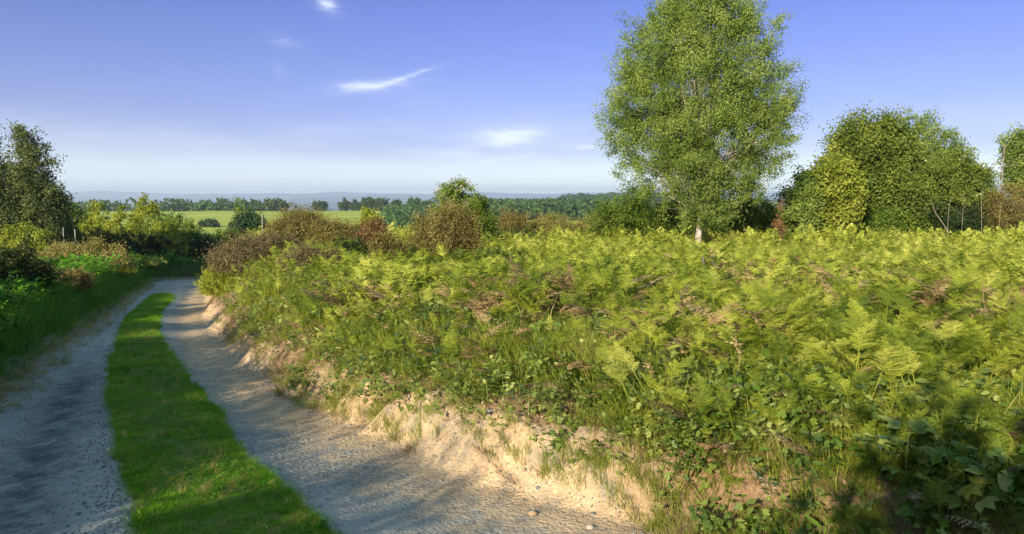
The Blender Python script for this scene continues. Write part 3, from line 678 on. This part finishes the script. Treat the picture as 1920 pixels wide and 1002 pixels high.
# the tall tree in the middle of the heath
BIGL = [(.0, .84, .29, .15), (-.21, .77, .23, .16), (.20, .77, .24, .16), (-.02, .62, .44, .2), (-.29, .60, .22, .19), (.30, .60, .22, .2), (-.38, .46, .16, .08), (.06, .46, .44, .18),
        (.34, .46, .16, .15), (-.22, .42, .29, .15), (-.07, .30, .32, .11), (.16, .30, .29, .12), (-.02, .93, .22, .07), (.14, .90, .18, .08), (-.16, .89, .17, .08), (.02, .20, .25, .07), (.0, .14, .12, .05)]
plant('broadleaf_tree', 'tallest tree, a full oval crown rising alone from the bracken, cut at the top', 'tree', (7.43, 30, 8.12, 7.54), 'willow', BIGL, 1750, 140, .33, .088, .45,
      tr=.13, fork=.16, nl=60, nt=320, shell=.3, twig=(0, 0, .7), top=.84, bark='palebark')
# shrubs standing round its foot
plant('sallow_shrub', 'yellow-green shrub at the left foot of the tallest tree, against the sky', 'shrub', (5.16, 33, 0.61, 3.54), 'mid', BUSH, 200, 70, .3, .11, .5, parts=BP)
plant('sallow_shrub', 'low green shrub tucked under the tallest tree, left of its trunk', 'shrub', (7.09, 33, 0.00, 2.83), 'mid', BUSH, 200, 70, .28, .11, .5, parts=BP)
plant('sallow_shrub', 'low green shrub tucked under the tallest tree, right of its trunk', 'shrub', (10.56, 33, 0.14, 3.77), 'mid', BUSH, 200, 70, .28, .11, .5, parts=BP)
plant('sallow_shrub', 'small green shrub between the tallest tree and the round grove', 'shrub', (12.76, 34, 0.34, 2.19), 'mid', BUSH, 120, 60, .26, .11, .5, parts=BP)
plant('young_conifer', 'small rusty-tinged young conifer standing right of the tallest tree', 'young tree', (10.74, 30, -0.13, 0.73), 'red', CONE, 80, 40, .12, .08, .3, tr=.04)
# the grove to its right
plant('hazel_tree', 'yellow-green leafy tree forming the left end of the round grove', 'tree', (13.62, 32.5, 2.38, 2.88), 'hazel', [(0, .55, .46, .3), (-.2, .4, .34, .3), (.2, .5, .3, .34), (0, .82, .24, .16), (.1, .25, .4, .24)], 520, 80, .32, .13, .6, tr=.08, hole=(.5, .33))
plant('hazel_tree', 'small pale tree in the gap between the tallest tree and the grove', 'tree', (12.32, 31.5, 1.20, 1.26), 'willow', OPEN, 110, 50, .28, .12, .5, tr=.05)
plant('sycamore_tree', 'dense round-topped green tree in the middle of the grove', 'tree', (17.92, 37, 4.02, 4.36), 'dense', [(.0, .66, .40, .31), (-.12, .55, .42, .34), (.08, .36, .55, .3), (.14, .8, .22, .17), (-.18, .74, .24, .2), (.3, .25, .34, .2), (-.22, .22, .36, .2)], 620, 190, .55, .12, .7, tr=.14, shell=.7)
plant('ash_tree', 'open see-through tree rising behind the dense round one in the grove', 'tree', (23.53, 43, 5.24, 5.07), 'willow', [(-.12, .86, .22, .13), (.02, .76, .26, .14), (.26, .70, .22, .12), (-.1, .6, .34, .2), (.1, .45, .46, .2), (.38, .66, .14, .09)], 330, 70, .34, .14, .45, tr=.13, nl=40, nt=80)
plant('elder_tree', 'elder dotted with cream flower heads at the right side of the grove', 'tree', (20.83, 36, 2.08, 4.50), 'dense', [(0, .55, .44, .38), (-.2, .5, .3, .36), (.24, .48, .26, .32), (.05, .78, .28, .2)], 800, 90, .30, .11, .55, tr=.09, shell=.6,
      extra=[('blossom', 'cream', 70, .12, .25, 5)])
plant('pine_tree', 'small layered dark pine at the far right end of the grove', 'tree', (23.24, 37, 1.41, 1.69), 'mid', [(0, .3, .46, .1), (0, .48, .42, .09), (.02, .66, .36, .08), (0, .82, .26, .07), (0, .94, .12, .06)], 240, 60, .2, .13, .22, tr=.06, parts=('trunk', 'crown'))
plant('ash_tree', 'tree cut off by the right edge of the photo, standing above brown scrub', 'tree', (28.57, 42, 4.01, 2.64), 'willow', [(-.1, .85, .34, .12), (0, .68, .44, .14), (.2, .5, .4, .16), (-.05, .58, .3, .12)], 260, 70, .34, .14, .5, tr=.12, nl=30)
plant('gorse_bush', 'brown scrubby bush at the right edge of the photo beneath a tree', 'bush', (22.76, 34, 0.65, 2.43), 'brown', BUSH, 260, 60, .24, **{**GO, 'L': .10})
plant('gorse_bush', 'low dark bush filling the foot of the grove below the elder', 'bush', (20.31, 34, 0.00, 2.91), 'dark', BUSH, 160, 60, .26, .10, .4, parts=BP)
plant('gorse_bush', 'low dark green bush below the dense round tree', 'bush', (17.23, 34.5, -0.15, 3.20), 'mid', BUSH, 160, 60, .26, .11, .5, parts=BP)
# dead stems and saplings against the grove
def stem(name, label, cat, x0, y0, pts, rad, m='deadwood', twigs=0, group=None, seed=1):
    z0 = g1(x0, y0); q = np.random.default_rng(seed); b = Bag()
    P = [np.array([0, 0, -.1])] + [np.array(p, float) for p in pts]; R_ = np.linspace(rad, rad * .35, len(P))
    b.add(*tube(P, R_, 6), .5)
    if twigs:
        for i in range(twigs):
            k = q.uniform(.35, .98) * (len(P) - 1); k0 = min(int(k), len(P) - 2); s = P[k0] + (P[k0 + 1] - P[k0]) * (k - k0); hh = P[-1][2]
            d = unit(np.array([q.normal(), q.normal(), q.uniform(.3, 1.2)])) * hh * q.uniform(.08, .2); b.add(*tube([s, s + d * .6, s + d + np.array([0, 0, hh * .02])], [rad * .35, rad * .2, rad * .1], 4), .5)
    o = b.obj(name, M[m]); o.location = (x0, y0, z0); return tag(o, label, cat, group)
def stem_at(name, label, cat, T_, rad, dx=0., m='deadwood', tw=0, group=None, seed=1):
    X, Y, ZT, W_ = T_; h = ZT - g1(X, Y)
    return stem(name, label, cat, X, Y, [(dx * .35, 0, h * .4), (dx * .8, .03, h * .75), (dx, 0, h)], rad, m, tw, group, seed)
stem_at('dead_branch', 'pale dead branch leaning left against the dark foot of the grove', 'branch', (19.67, 33, -0.05, 0.24), .022, -1.25, tw=2)
stem_at('dead_sapling', 'tall thin bare sapling at the right end of the grove', 'sapling', (23.46, 36, 2.53, 0.26), .03, .05, tw=14, seed=3)
stem_at('dead_sapling', 'shorter bare sapling just left of the tall thin bare one', 'sapling', (23.04, 36, 1.83, 0.26), .025, .03, tw=10, seed=4)
for i, (px, lab) in enumerate(()): pass
SAPS = [((19.22, 33, 0.00, 0.19), 'grey upright bare stem in front of the elder, left of two'), ((19.85, 33, 0.14, 0.19), 'grey upright bare stem in front of the elder, right of two'),
        ((20.77, 33, 0.47, 0.19), 'thin bare stem in front of the layered dark pine'), ((13.36, 33, 0.00, 0.19), 'pale thin stem in front of the yellow-green hazel'),
        ((15.03, 33, -0.30, 0.19), 'short pale stem between the hazel and the dense round tree'), ((19.54, 30, 0.08, 0.17), 'orange-brown dry stem before the brown scrub at the right edge')]
for i, (T_, lab) in enumerate(SAPS): stem_at('bare_sapling', lab, 'sapling', T_, .011, rng.uniform(-.1, .1), 'straw' if i == 5 else 'deadwood', 6, None, i + 9)
# the sharp dry stalks rising from the bracken on the right
STK = [((4.04, 6.2, -0.66, 0.04), -.10, 'curved straw-coloured stalk leaning out of the bracken near the right edge'), ((3.82, 5.6, -0.69, 0.03), -.06, 'straw-coloured stalk closest to the right edge of the photo'),
       ((4.78, 8, -0.99, 0.05), .02, 'short green-yellow stalk standing among brown bracken on the right'), ((3.61, 8, -0.96, 0.05), .0, 'thin upright stalk over the dark hollow in the bracken')]
for i, (T_, dx, lab) in enumerate(STK): stem_at('dry_stalk', lab, 'stalk', T_, .007, dx, 'straw', 3, None, i + 30)

# tree and shrubs where the plateau falls away, left of centre
plant('ash_tree', 'airy young tree standing alone on the skyline left of centre', 'tree', (-2.16, 29, 0.74, 1.82), 'willow', [(0, .86, .3, .12), (-.12, .74, .28, .12), (.2, .72, .3, .13), (-.3, .62, .2, .12), (.1, .55, .4, .16), (-.1, .4, .4, .18)], 230, 60, .22, .10, .5, tr=.07, nl=36, nt=40,
      extra=[('blossom', 'pink', 60, .09, .12, 6)], hole=(.9, .38))
plant('leafy_bush', 'fresh green bush at the right foot of the airy skyline tree', 'bush', (-1.19, 27, -0.23, 1.16), 'mid', BUSH, 150, 60, .2, .09, .6, parts=BP)
plant('leafy_bush', 'yellow-green sapling poking up behind the dead gorse', 'bush', (-4.75, 25, -0.21, 0.79), 'lime', [(0, .75, .3, .22), (-.1, .5, .4, .3), (.15, .4, .4, .3)], 90, 50, .15, .08, .6, parts=BP)
GT = [('gorse_bush', 'largest brown dying gorse bush, in front of the airy skyline tree', (-1.48, 17, -0.17, 1.65), 'brown', 520, .20),
      ('gorse_bush', 'dark brown gorse bush with twin peaks against the pasture', (-7.56, 26, -0.48, 2.08), 'brown', 420, .26),
      ('gorse_bush', 'brown gorse bush trailing off right of the twin-peaked one', (-5.48, 24, -0.78, 1.71), 'brown', 340, .24),
      ('broom_bush', 'wide grey-brown bush overhanging the bend of the track', (-7.17, 21, -1.09, 2.40), 'greybrown', 560, .24),
      ('broom_bush', 'smaller grey-brown bush in front of the wide one on the bank', (-4.39, 16.5, -1.15, 1.30), 'greybrown', 300, .18),
      ('gorse_bush', 'rust-coloured dry bush between two brown gorse clumps', (-3.86, 21, -0.54, 0.93), 'red', 220, .18),
      ('gorse_bush', 'dark upright gorse at the left side of the largest gorse', (-2.57, 16, -0.87, 0.69), 'brown', 190, .16),
      ('gorse_bush', 'small dark gorse on the slope below the rust-coloured bush', (-3.65, 17, -0.94, 0.73), 'dark', 150, .18),
      ('gorse_bush', 'brown-topped gorse on the skyline right of the airy tree', (-0.05, 35, -0.65, 2.10), 'brown', 260, .3),
      ('gorse_bush', 'olive gorse in the middle of the skyline row', (1.80, 36, -0.87, 2.37), 'olive', 240, .3),
      ('gorse_bush', 'russet-tinged gorse near the right end of the skyline row', (3.58, 38, -1.08, 2.28), 'brown', 240, .3),
      ('gorse_bush', 'dull green gorse closest to the shrubs of the tallest tree', (4.61, 37, -0.68, 1.85), 'olive', 200, .3),
      ('gorse_bush', 'low brown gorse in the dip left of the skyline row', (-0.96, 30, -1.02, 1.29), 'brown', 140, .25)]
for (nm, lab, T_, m_, ncl, cs) in GT:
    plant(nm, lab, 'bush', T_, m_, BUSH if m_ != 'greybrown' else MOUND, int(ncl * 1.25), 95, cs, **{**GO, 'L': .038 + .0013 * T_[1]}, group=None,
          extra=[('green_shoots', {'brown': 'olive', 'greybrown': 'brown', 'red': 'olive', 'dark': 'mid', 'olive': 'mid'}[m_], ncl // 3, .035 + .0013 * T_[1], cs * .3, 34)])
plant('leafy_bush', 'bright yellow-green bush bulging over the bend of the track', 'bush', (-8.07, 21, -1.89, 1.29), 'lime', [(0, .45, .5, .5), (-.2, .3, .36, .4), (.1, .2, .5, .3)], 320, 60, .18, .13, .18, parts=BP, tr=.03, twig=(0, 0, 1.), dirs_up=.8)

# left of the track
BL = [(-.30, .62, .20, .30), (.22, .60, .24, .26), (.30, .40, .3, .22), (-.1, .4, .4, .3), (.1, .2, .5, .2), (-.34, .86, .14, .13), (.16, .84, .13, .11), (.35, .5, .2, .16)]
plant('birch_tree', 'tall grey-green birch cut off by the left edge of the photo', 'tree', (-27.93, 42, 4.42, 5.16), 'birch', BL, 1150, 90, .40, .15, .45, tr=.10, nl=40, nt=160, hole=(.6, .37), bark='bark', shell=.35)
LT = [('thorn_tree', 'small dark round tree just right of the left-edge birch', 'tree', (-36.45, 62, -0.53, 3.72), 'mid', ROUND, 130, .3, {}),
      ('young_birch', 'pale green pointed young birch with the tallest tip left of the track', 'young tree', (-32.16, 58, 0.33, 4.56), 'lime', CONE, 150, .26, {}),
      ('young_birch', 'bushy pale green young birch with a bright tip, right of the pointed one', 'young tree', (-29.36, 60, 0.08, 6.00), 'lime', CONE, 240, .28, {}),
      ('sallow_shrub', 'bright yellow-green low shrub between the two young birches', 'shrub', (-29.29, 56, -1.03, 4.80), 'lime', BUSH, 170, .26, {}),
      ('sallow_shrub', 'green shrub with a pinkish tip sloping down beside the pasture', 'shrub', (-25.46, 56, -1.03, 4.40), 'willow', BUSH, 200, .26, {}),
      ('sallow_shrub', 'mid-green shrub lower down beside the pasture', 'shrub', (-23.55, 55, -2.03, 4.32), 'willow', BUSH, 180, .26, {}),
      ('sallow_shrub', 'green shrub beneath the left-edge birch', 'shrub', (-27.88, 44, -0.50, 4.71), 'mid', BUSH, 180, .28, {}),
      ('sallow_shrub', 'yellowish shrub at the left edge under the birch', 'shrub', (-24.15, 36, -1.23, 3.86), 'lime', BUSH, 150, .24, {}),
      ('sallow_shrub', 'yellow-green shrub between the bushy young birch and the dark rounded gorse', 'shrub', (-24.87, 53, -1.58, 4.16), 'lime', BUSH, 190, .28, {}),
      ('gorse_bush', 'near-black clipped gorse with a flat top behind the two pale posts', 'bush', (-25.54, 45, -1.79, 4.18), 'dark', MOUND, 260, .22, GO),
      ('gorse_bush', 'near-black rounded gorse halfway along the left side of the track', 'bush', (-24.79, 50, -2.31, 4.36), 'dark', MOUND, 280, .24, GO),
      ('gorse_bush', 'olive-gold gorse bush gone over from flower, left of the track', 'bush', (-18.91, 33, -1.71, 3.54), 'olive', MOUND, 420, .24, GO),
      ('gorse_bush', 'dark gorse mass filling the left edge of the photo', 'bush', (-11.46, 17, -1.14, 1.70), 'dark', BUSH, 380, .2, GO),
      ('gorse_bush', 'half-dead brown gorse below the olive-gold bush', 'bush', (-12.23, 20, -1.94, 1.43), 'brown', MOUND, 240, .16, GO),
      ('gorse_bush', 'dark leafy clump where the track goes out of sight', 'bush', (-22.85, 54, -2.81, 3.70), 'dark', BUSH, 200, .34, {}),
      ('sallow_shrub', 'round green shrub above the far end of the track', 'shrub', (-24.18, 62, -2.82, 3.99), 'mid', BUSH, 140, .34, {}),
      ('thorn_tree', 'dark bushy thorn standing left of the brown gorse against the pasture', 'tree', (-24.34, 70, -1.49, 4.30), 'blue', BUSH, 240, .45, {}),
      ('thorn_tree', 'thin pale-crowned tree just behind the dark bushy thorn', 'tree', (-30.43, 85, -0.60, 2.06), 'willow', ROUND, 80, .35, {}),
      ('gorse_bush', 'shadowed green clump beside the bend opposite the yellow-green bush', 'bush', (-24.01, 54.5, -4.28, 4.28), 'verge', MOUND, 240, .34, {})]
for (nm, lab, cat, T_, m_, lob, ncl, cs, kw) in LT:
    k = dict(parts=BP if cat != 'tree' and cat != 'young tree' else ('trunk', 'crown'), L=.045 + .0022 * T_[1], wr=.5, tr=.04, nl=14); k.update(kw)
    if kw: k['L'] = .04 + .0018 * T_[1]
    k['extra'] = [('young_shoots', {'dark': 'brown', 'olive': 'mid', 'brown': 'olive', 'lime': 'willow', 'willow': 'lime', 'mid': 'willow', 'blue': 'mid', 'verge': 'lime'}[m_], ncl // 4, k['L'], cs * .4, 24)] if ncl > 150 else None
    plant(nm, lab, cat, T_, m_, lob, ncl, 75, cs, **k)
plant('cow_parsley', 'bank of cow parsley with cream flower heads in front of the dark gorse', 'wildflowers', (-23.20, 46, -3.61, 2.76), 'lime', MOUND, 170, 50, .14, .09, .25, parts=BP, tr=.0, extra=[('flower_heads', 'cream', 60, .035, .06, 14)])
plant('cow_parsley', 'sunlit yellow-green herbs at the verge in front of the olive-gold gorse', 'wildflowers', (-17.88, 33, -3.16, 1.89), 'lime', MOUND, 120, 50, .12, .09, .2, parts=BP, tr=.0)
for i, (T_, lab) in enumerate((((-22.84, 38, -1.49, 0.11), 'pale weathered post left of two behind the olive-gold gorse'), ((-22.25, 38, -1.59, 0.11), 'pale weathered post right of two behind the olive-gold gorse'), ((-10.03, 30, -0.70, 0.09), 'thin pale post standing left of the twin-peaked brown gorse'))):
    X, Y, ZT, _ = T_; z0 = g1(X, Y); h = ZT - z0; b = Bag(); b.add(*tube([(0, 0, -.1), (.005, 0, h * .5), (.01, 0, h), (.01, 0, h + .02)], [.024, .022, .02, .012], 8), .5)
    o = b.obj('fence_post', M['post']); o.location = (X, Y, z0); tag(o, lab, 'post')

# ------------------------------------------------------------------ the far side of the valley
for (T_, lab, m_) in (
    ((-133.67, 330, -9.37, 8.01), 'lone round tree standing out in the pasture', 'hedge'),
    ((-153.68, 600, -1.70, 11.14), 'small dome-shaped tree alone on the pasture skyline', 'hedge'),
    ((-134.02, 600, -0.85, 9.43), 'first of the close pair of skyline trees from the left', 'hedge'),
    ((-125.07, 600, -1.70, 9.43), 'second of the close pair of skyline trees from the left', 'hedge'),
    ((-113.28, 590, 1.25, 10.96), 'tallest skyline tree right of the close pair', 'hedge'),
    ((-102.81, 590, 0.00, 11.80), 'broad skyline tree next to the tallest one', 'hedge'),
    ((-90.67, 590, -1.67, 9.27), 'low flat skyline tree right of the broad one', 'hedge'),
    ((-75.49, 580, 0.41, 11.60), 'domed skyline tree nearest the airy young tree on its left', 'wood2'),
    ((-64.08, 570, -2.42, 10.59), 'dark skyline tree half hidden by the airy young tree', 'hedge'),
    ((-186.81, 590, -2.09, 18.54), 'broad dark clump at the right end of the far hedgerow', 'hedge'),
    ((-198.20, 590, -4.18, 14.33), 'lower part of the dark clump ending the far hedgerow', 'hedge'),
    ((-6.57, 420, 0.00, 4.80), 'small spired conifer above the dark wood right of centre', 'farwood')):
    plant('field_tree' if 'conifer' not in lab else 'conifer_tree', lab, 'tree', T_, m_, CONE if 'conifer' in lab else [(0, .55, .46, .42), (-.2, .45, .3, .35), (.2, .42, .3, .35), (0, .3, .45, .28)], 120, 26, T_[3] * .10, T_[3] * .11, .7, tr=T_[3] * .03, nl=6, shell=.7)
# the hedgerow at the far side of the pasture: single trees and bushes in a line
HR = [(-272.0, 595, -7.59, 12.8, 'leftmost dark tree of the hedgerow across the pasture, counted from the left'), (-261.8, 595, -5.91, 19.6, 'second dark tree of the hedgerow across the pasture, counted from the left'), (-252.5, 595, -6.75, 11.1, 'third dark tree of the hedgerow across the pasture, counted from the left'), (-243.1, 595, -4.64, 20.4, 'fourth dark tree of the hedgerow across the pasture, counted from the left'), (-233.8, 595, -6.33, 14.4, 'fifth dark tree of the hedgerow across the pasture, counted from the left'), (-224.4, 595, -3.80, 12.8, 'sixth dark tree of the hedgerow across the pasture, counted from the left'), (-215.2, 595, -5.48, 21.2, 'seventh dark tree of the hedgerow across the pasture, counted from the left'), (-207.5, 595, -2.95, 15.3, 'eighth dark tree of the hedgerow across the pasture, counted from the left')]
for i, (X, Y, ZT, W_, lab) in enumerate(HR):
    plant('hedgerow_tree', lab, 'tree', (X, Y, ZT, W_), 'hedge' if i % 3 else 'wood2', [(0, .5, .5, .48), (-.2, .4, .36, .4), (.24, .36, .34, .38)], 90, 22, W_ * .11, W_ * .12, .7, tr=W_ * .02, nl=4, shell=.7, group='trees of the hedgerow across the pasture')
HW = [((-73.30, 520, -5.16, 8.17), 'leftmost hawthorn of the blossoming row on the far slope'), ((-65.90, 520, -5.90, 8.17), 'second hawthorn of the blossoming row on the far slope'),
      ((-57.57, 515, -5.48, 8.09), 'third hawthorn of the blossoming row on the far slope'), ((-49.87, 515, -6.21, 7.36), 'rightmost hawthorn of the blossoming row, beside the airy young tree')]
for T_, lab in HW:
    plant('hawthorn_tree', lab, 'tree', T_, 'wood2', ROUND, 90, 22, .9, .9, .7, tr=.15, nl=4, shell=.7, extra=[('blossom', 'pink', 40, .8, .6, 3)])

def woods(name, n, fx, m_, size, per=34, seed=5, dome=.6):
    """a far wood that reads as one mass: crowns of many leaf clumps"""
    q = np.random.default_rng(seed); x, y = fx(q, n); s = size * q.uniform(.6, 1.3, len(x)); z = G(x, y)
    u = unit(q.normal(size=(len(x), per, 3))); u[..., 2] = np.abs(u[..., 2]) * 1.0 - .15
    P = np.stack([x, y, z + s * dome], 1)[:, None, :] + u * s[:, None, None] * np.array([.6, .6, .75]) * q.uniform(.75, 1.05, (len(x), per, 1))
    L = np.repeat(s * .36, per); rr = np.clip(np.repeat(q.random(len(x)), per) * .6 + q.random(len(x) * per) * .4, 0, 1)
    V, Q, r = leaves(P.reshape(-1, 3), L, L * .8, rr, unit(np.cross(u.reshape(-1, 3), q.normal(size=(len(rr), 3)))), .25, 0)
    return kind(mesh_obj(name, V, Q, M[m_], None, r), 'stuff')
def slope_wood(q, n):
    y = q.uniform(235, 520, n); k = (y - 235) / 285; a = q.uniform(-.185 + .02 * k, -.045, n); return a * y, y
woods('far_wood', 900, slope_wood, 'wood2', 4.2, seed=6)
def dark_band(q, n): y = q.uniform(400, 1000, n); return q.uniform(-.05, .19, n) * y, y
woods('far_wood', 2600, dark_band, 'farwood', 6.5, seed=7)
def hill_wood(q, n):
    x = q.uniform(20, 330, n); y = q.uniform(1000, 1650, n); keep = fbm(x / 60, y / 90, 9, 3) > .36; return x[keep], y[keep]
woods('far_wood', 2600, hill_wood, 'farwood', 10, 26, 8)
def mid_wood(q, n): y = q.uniform(640, 1000, n); x = q.uniform(-.62, .2, n) * y; k = fbm(x / 120, y / 60, 19, 3) > .52; return x[k], y[k]
woods('far_wood', 1800, mid_wood, 'farwood', 8, 24, 9)
def plain_wood(q, n): y = q.uniform(1700, 4200, n); x = q.uniform(-.7, .3, n) * y; k = fbm(x / 420, y / 160, 29, 3) > .55; return x[k], y[k]
woods('far_wood', 5000, plain_wood, 'farwood', 22, 14, 10, .3)

# ------------------------------------------------------------------ single plants and stones in the foreground
def clump(name, label, cat, x, y, tpl_list, n, rad, sc, m_, part, group=None, seed=1, lean=.3, dz=-.02):
    q = np.random.default_rng(seed); z0 = g1(x, y); t = thing(name, label, cat, (x, y, z0), group); b = Bag()
    for i in range(n):
        tp = tpl_list[i % len(tpl_list)]; a = q.uniform(0, 6.28); rr = rad * math.sqrt(q.random()); px, py = rr * math.cos(a), rr * math.sin(a)
        P = np.array([[px, py, g1(x + px, y + py) - z0 + dz]]); tl = np.array([[math.cos(a), math.sin(a)]]) * lean * rr / max(rad, .01) + q.normal(0, .08, (1, 2))
        b.add(*scatter(tp, P, np.array([a + q.normal() * .6]), np.array([sc * q.uniform(.75, 1.2)]), np.array([q.random()]), tl))
    b.obj(part, M[m_], t); return t
BIGLEAF = [sprig(k + 80, 7, .095, .42, True, .62, .35) for k in range(3)]
STRAP = [tuft(k + 44, 14, .36, .022, 1.1, 3) for k in range(2)]
LONGG = [tuft(k + 54, 20, .4, .009, .8, 3) for k in range(2)]
clump('bramble_plant', 'bramble shoot with large glossy rounded leaves in the shaded bottom right corner', 'bramble', 1.98, 3.35, BIGLEAF, 6, .22, .85, 'bramble', 'leaves', seed=3)
clump('grass_clump', 'vivid green grassy tuft on the dark bank near the bottom right', 'grass clump', 1.33, 3.48, LONGG, 6, .12, .8, 'verge', 'blades', seed=4)
clump('woodrush_clump', 'dark green strap-leaved clump at the edge of the sandy bank', 'plant', 1.02, 4.40, STRAP, 7, .26, .75, 'blue', 'leaves', seed=5)
clump('bindweed_plant', 'pale heart-leaved plant above the shaded corner, right of the strap-leaved clump', 'plant', 1.77, 4.56, SPF, 6, .25, 1.0, 'mid', 'leaves', seed=6)
clump('willowherb_plant', 'star-shaped leafy shoot standing above the shaded corner', 'plant', 2.60, 4.40, SPB, 3, .08, 1.15, 'bramble', 'leaves', seed=7)
clump('grass_clump', 'long drooping grass filling the right edge beside the shaded corner', 'grass clump', 2.40, 3.51, LONGG, 12, .25, 1.1, 'grass', 'blades', seed=8)
clump('young_sapling', 'seedling with a whorl of yellow leaves amid the bracken', 'seedling', 1.27, 5.10, [sprig(99, 6, .09, .45, False, .4, .1)], 1, .01, 1., 'lime', 'leaves', seed=9)
clump('bramble_plant', 'bluish-green bramble trailing over the middle of the bank face', 'bramble', -1.71, 7.37, SPB, 10, .45, .9, 'blue', 'leaves', seed=10)
clump('bramble_plant', 'bluish-green bramble clump above the bare sand, left of the bank centre', 'bramble', -0.82, 6.67, SP, 12, .4, .9, 'blue', 'leaves', seed=11)
FERN_AT = [2.42, 5.54, 2.95, 5.96, 2.04, 5.96, 2.84, 4.97, 3.32, 5.10, 1.58, 5.54, 2.16, 4.61, 1.20, 5.87]
for i in range(0, len(FERN_AT), 2):
    clump('bracken_fern', ['sunlit bracken plant arching over the hollow just above the shaded corner', 'sunlit bracken plant nearest the right edge of the photo', 'bracken plant between the strap-leaved clump and the shaded corner', 'bracken plant above the strap-leaved clump'][(i // 2) % 4] if i // 2 < 4 else '', 'fern',
          FERN_AT[i], FERN_AT[i + 1], FR[2], 9, .22, .95, 'bracken', 'fronds', seed=20 + i, lean=.5) if False else None
FP = list(zip(FERN_AT[0::2], FERN_AT[1::2])); FL = ['sunlit bracken plant in the middle of the lower right slope', 'sunlit bracken plant behind the star-shaped leafy shoot', 'bracken plant directly above the pale heart-leaved plant',
      'bracken plant just right of the star-shaped leafy shoot', 'bracken plant nearest the right edge of the photo', 'bracken plant above and right of the strap-leaved clump', 'bracken plant arching over the shaded corner from above', 'bracken plant above the strap-leaved clump']
for i, (fx, fy) in enumerate(FP): clump('bracken_fern', FL[i], 'fern', fx, fy, FR[2], 12, .22, .8, 'bracken', 'fronds', 'large bracken plants on the near slope', 20 + i, .5)
def stone(label, x, y, r, seed, m_='stone'):
    q = np.random.default_rng(seed); bm_v = []; n1, n2 = 10, 6; V = []; Q = []
    for j in range(n2 + 1):
        for k in range(n1):
            a = 2 * math.pi * k / n1; p = math.pi * j / n2; d = np.array([math.sin(p) * math.cos(a), math.sin(p) * math.sin(a) * .8, math.cos(p) * .7])
            V.append(d * r * (1 + .28 * (vn(np.array([d[0] * 2 + seed]), np.array([d[1] * 2 + d[2]]), seed)[0] - .5)))
    for j in range(n2):
        for k in range(n1): Q.append((j * n1 + k, j * n1 + (k + 1) % n1, (j + 1) * n1 + (k + 1) % n1, (j + 1) * n1 + k))
    o = mesh_obj('stone', V, Q, M[m_], smooth=True); o.location = (x, y, g1(x, y) + r * .35); tag(o, label, 'stone')
stone('pale rounded stone lodged in the bare sandy bank', -0.16, 5.26, .034, 3)
stone('brown angular stone lying at the foot of the sandy bank', 0.12, 4.20, .026, 4, 'clod')
stone('small pale stone at the foot of the bank near the bottom edge', 0.43, 3.97, .022, 5)
clump('bluebell_clump', 'faded bluebells showing violet in the bracken below the tallest tree', 'flowers', -1 * 0 + 3.3, 12.4, [tuft(71, 10, .62, .012, .3, 3)], 5, .35, 1., 'violet', 'flowers', seed=40)

# off to the left of the camera: gorse shading the track, and an unseen thorn added to shade the corner
for i, (X, Y, ZT, W_, lab) in enumerate(HEDGE_L if 'HEDGE_L' in globals() else ()): pass
OFF = [(-6.7, 7.0, -.3, 2.2), (-6.0, 5.2, -.05, 2.2), (-5.5, 3.3, .15, 2.4), (-5.2, 1.2, .4, 2.5), (-4.8, -1.0, .65, 2.5), (-4.5, -3.4, 1.0, 2.7), (-7.8, 9.0, -.3, 2.2), (-9.9, 11.4, -.4, 2.6), (-11.8, 14.4, -.6, 2.4)]
for i, T_ in enumerate(OFF):
    plant('gorse_bush', 'dark gorse hedge plant just outside the left edge of the photo, shading the near track', 'bush', T_, 'dark', MOUND, 200, 75, .28, **{**GO, 'L': .09}, group='gorse hedge beside the near track')
plant('thorn_tree', 'unseen bushy thorn tree behind the photographer, added to shade the bottom right corner', 'tree', (-.75, -2.75, 1.4, 2.5), 'mid', [(-.05, .5, .42, .48), (.2, .4, .3, .4), (-.28, .4, .26, .4)], 420, 80, .3, .13, .7, tr=.07)

# ------------------------------------------------------------------ the evening air over the valley
def haze():
    zb, zt_, xa, xb, ya, yb = -140., 190., -9900., 9900., -80., 14400.
    V = [(x, y, z) for z in (zb, zt_) for y in (ya, yb) for x in (xa, xb)]
    Q = [(0, 2, 3, 1), (4, 5, 7, 6), (0, 1, 5, 4), (2, 6, 7, 3), (0, 4, 6, 2), (1, 3, 7, 5)]
    m = bpy.data.materials.new('air'); m.use_nodes = True; t = m.node_tree; t.nodes.clear()
    v = t.nodes.new('ShaderNodeVolumePrincipled'); v.inputs['Color'].default_value = (.70, .80, 1., 1); v.inputs['Density'].default_value = HAZE
    v.inputs['Anisotropy'].default_value = .2
    o = t.nodes.new('ShaderNodeOutputMaterial'); t.links.new(v.outputs[0], o.inputs['Volume'])
    kind(mesh_obj('haze', V, Q, m), 'stuff')
HAZE = 1.45e-4
haze()
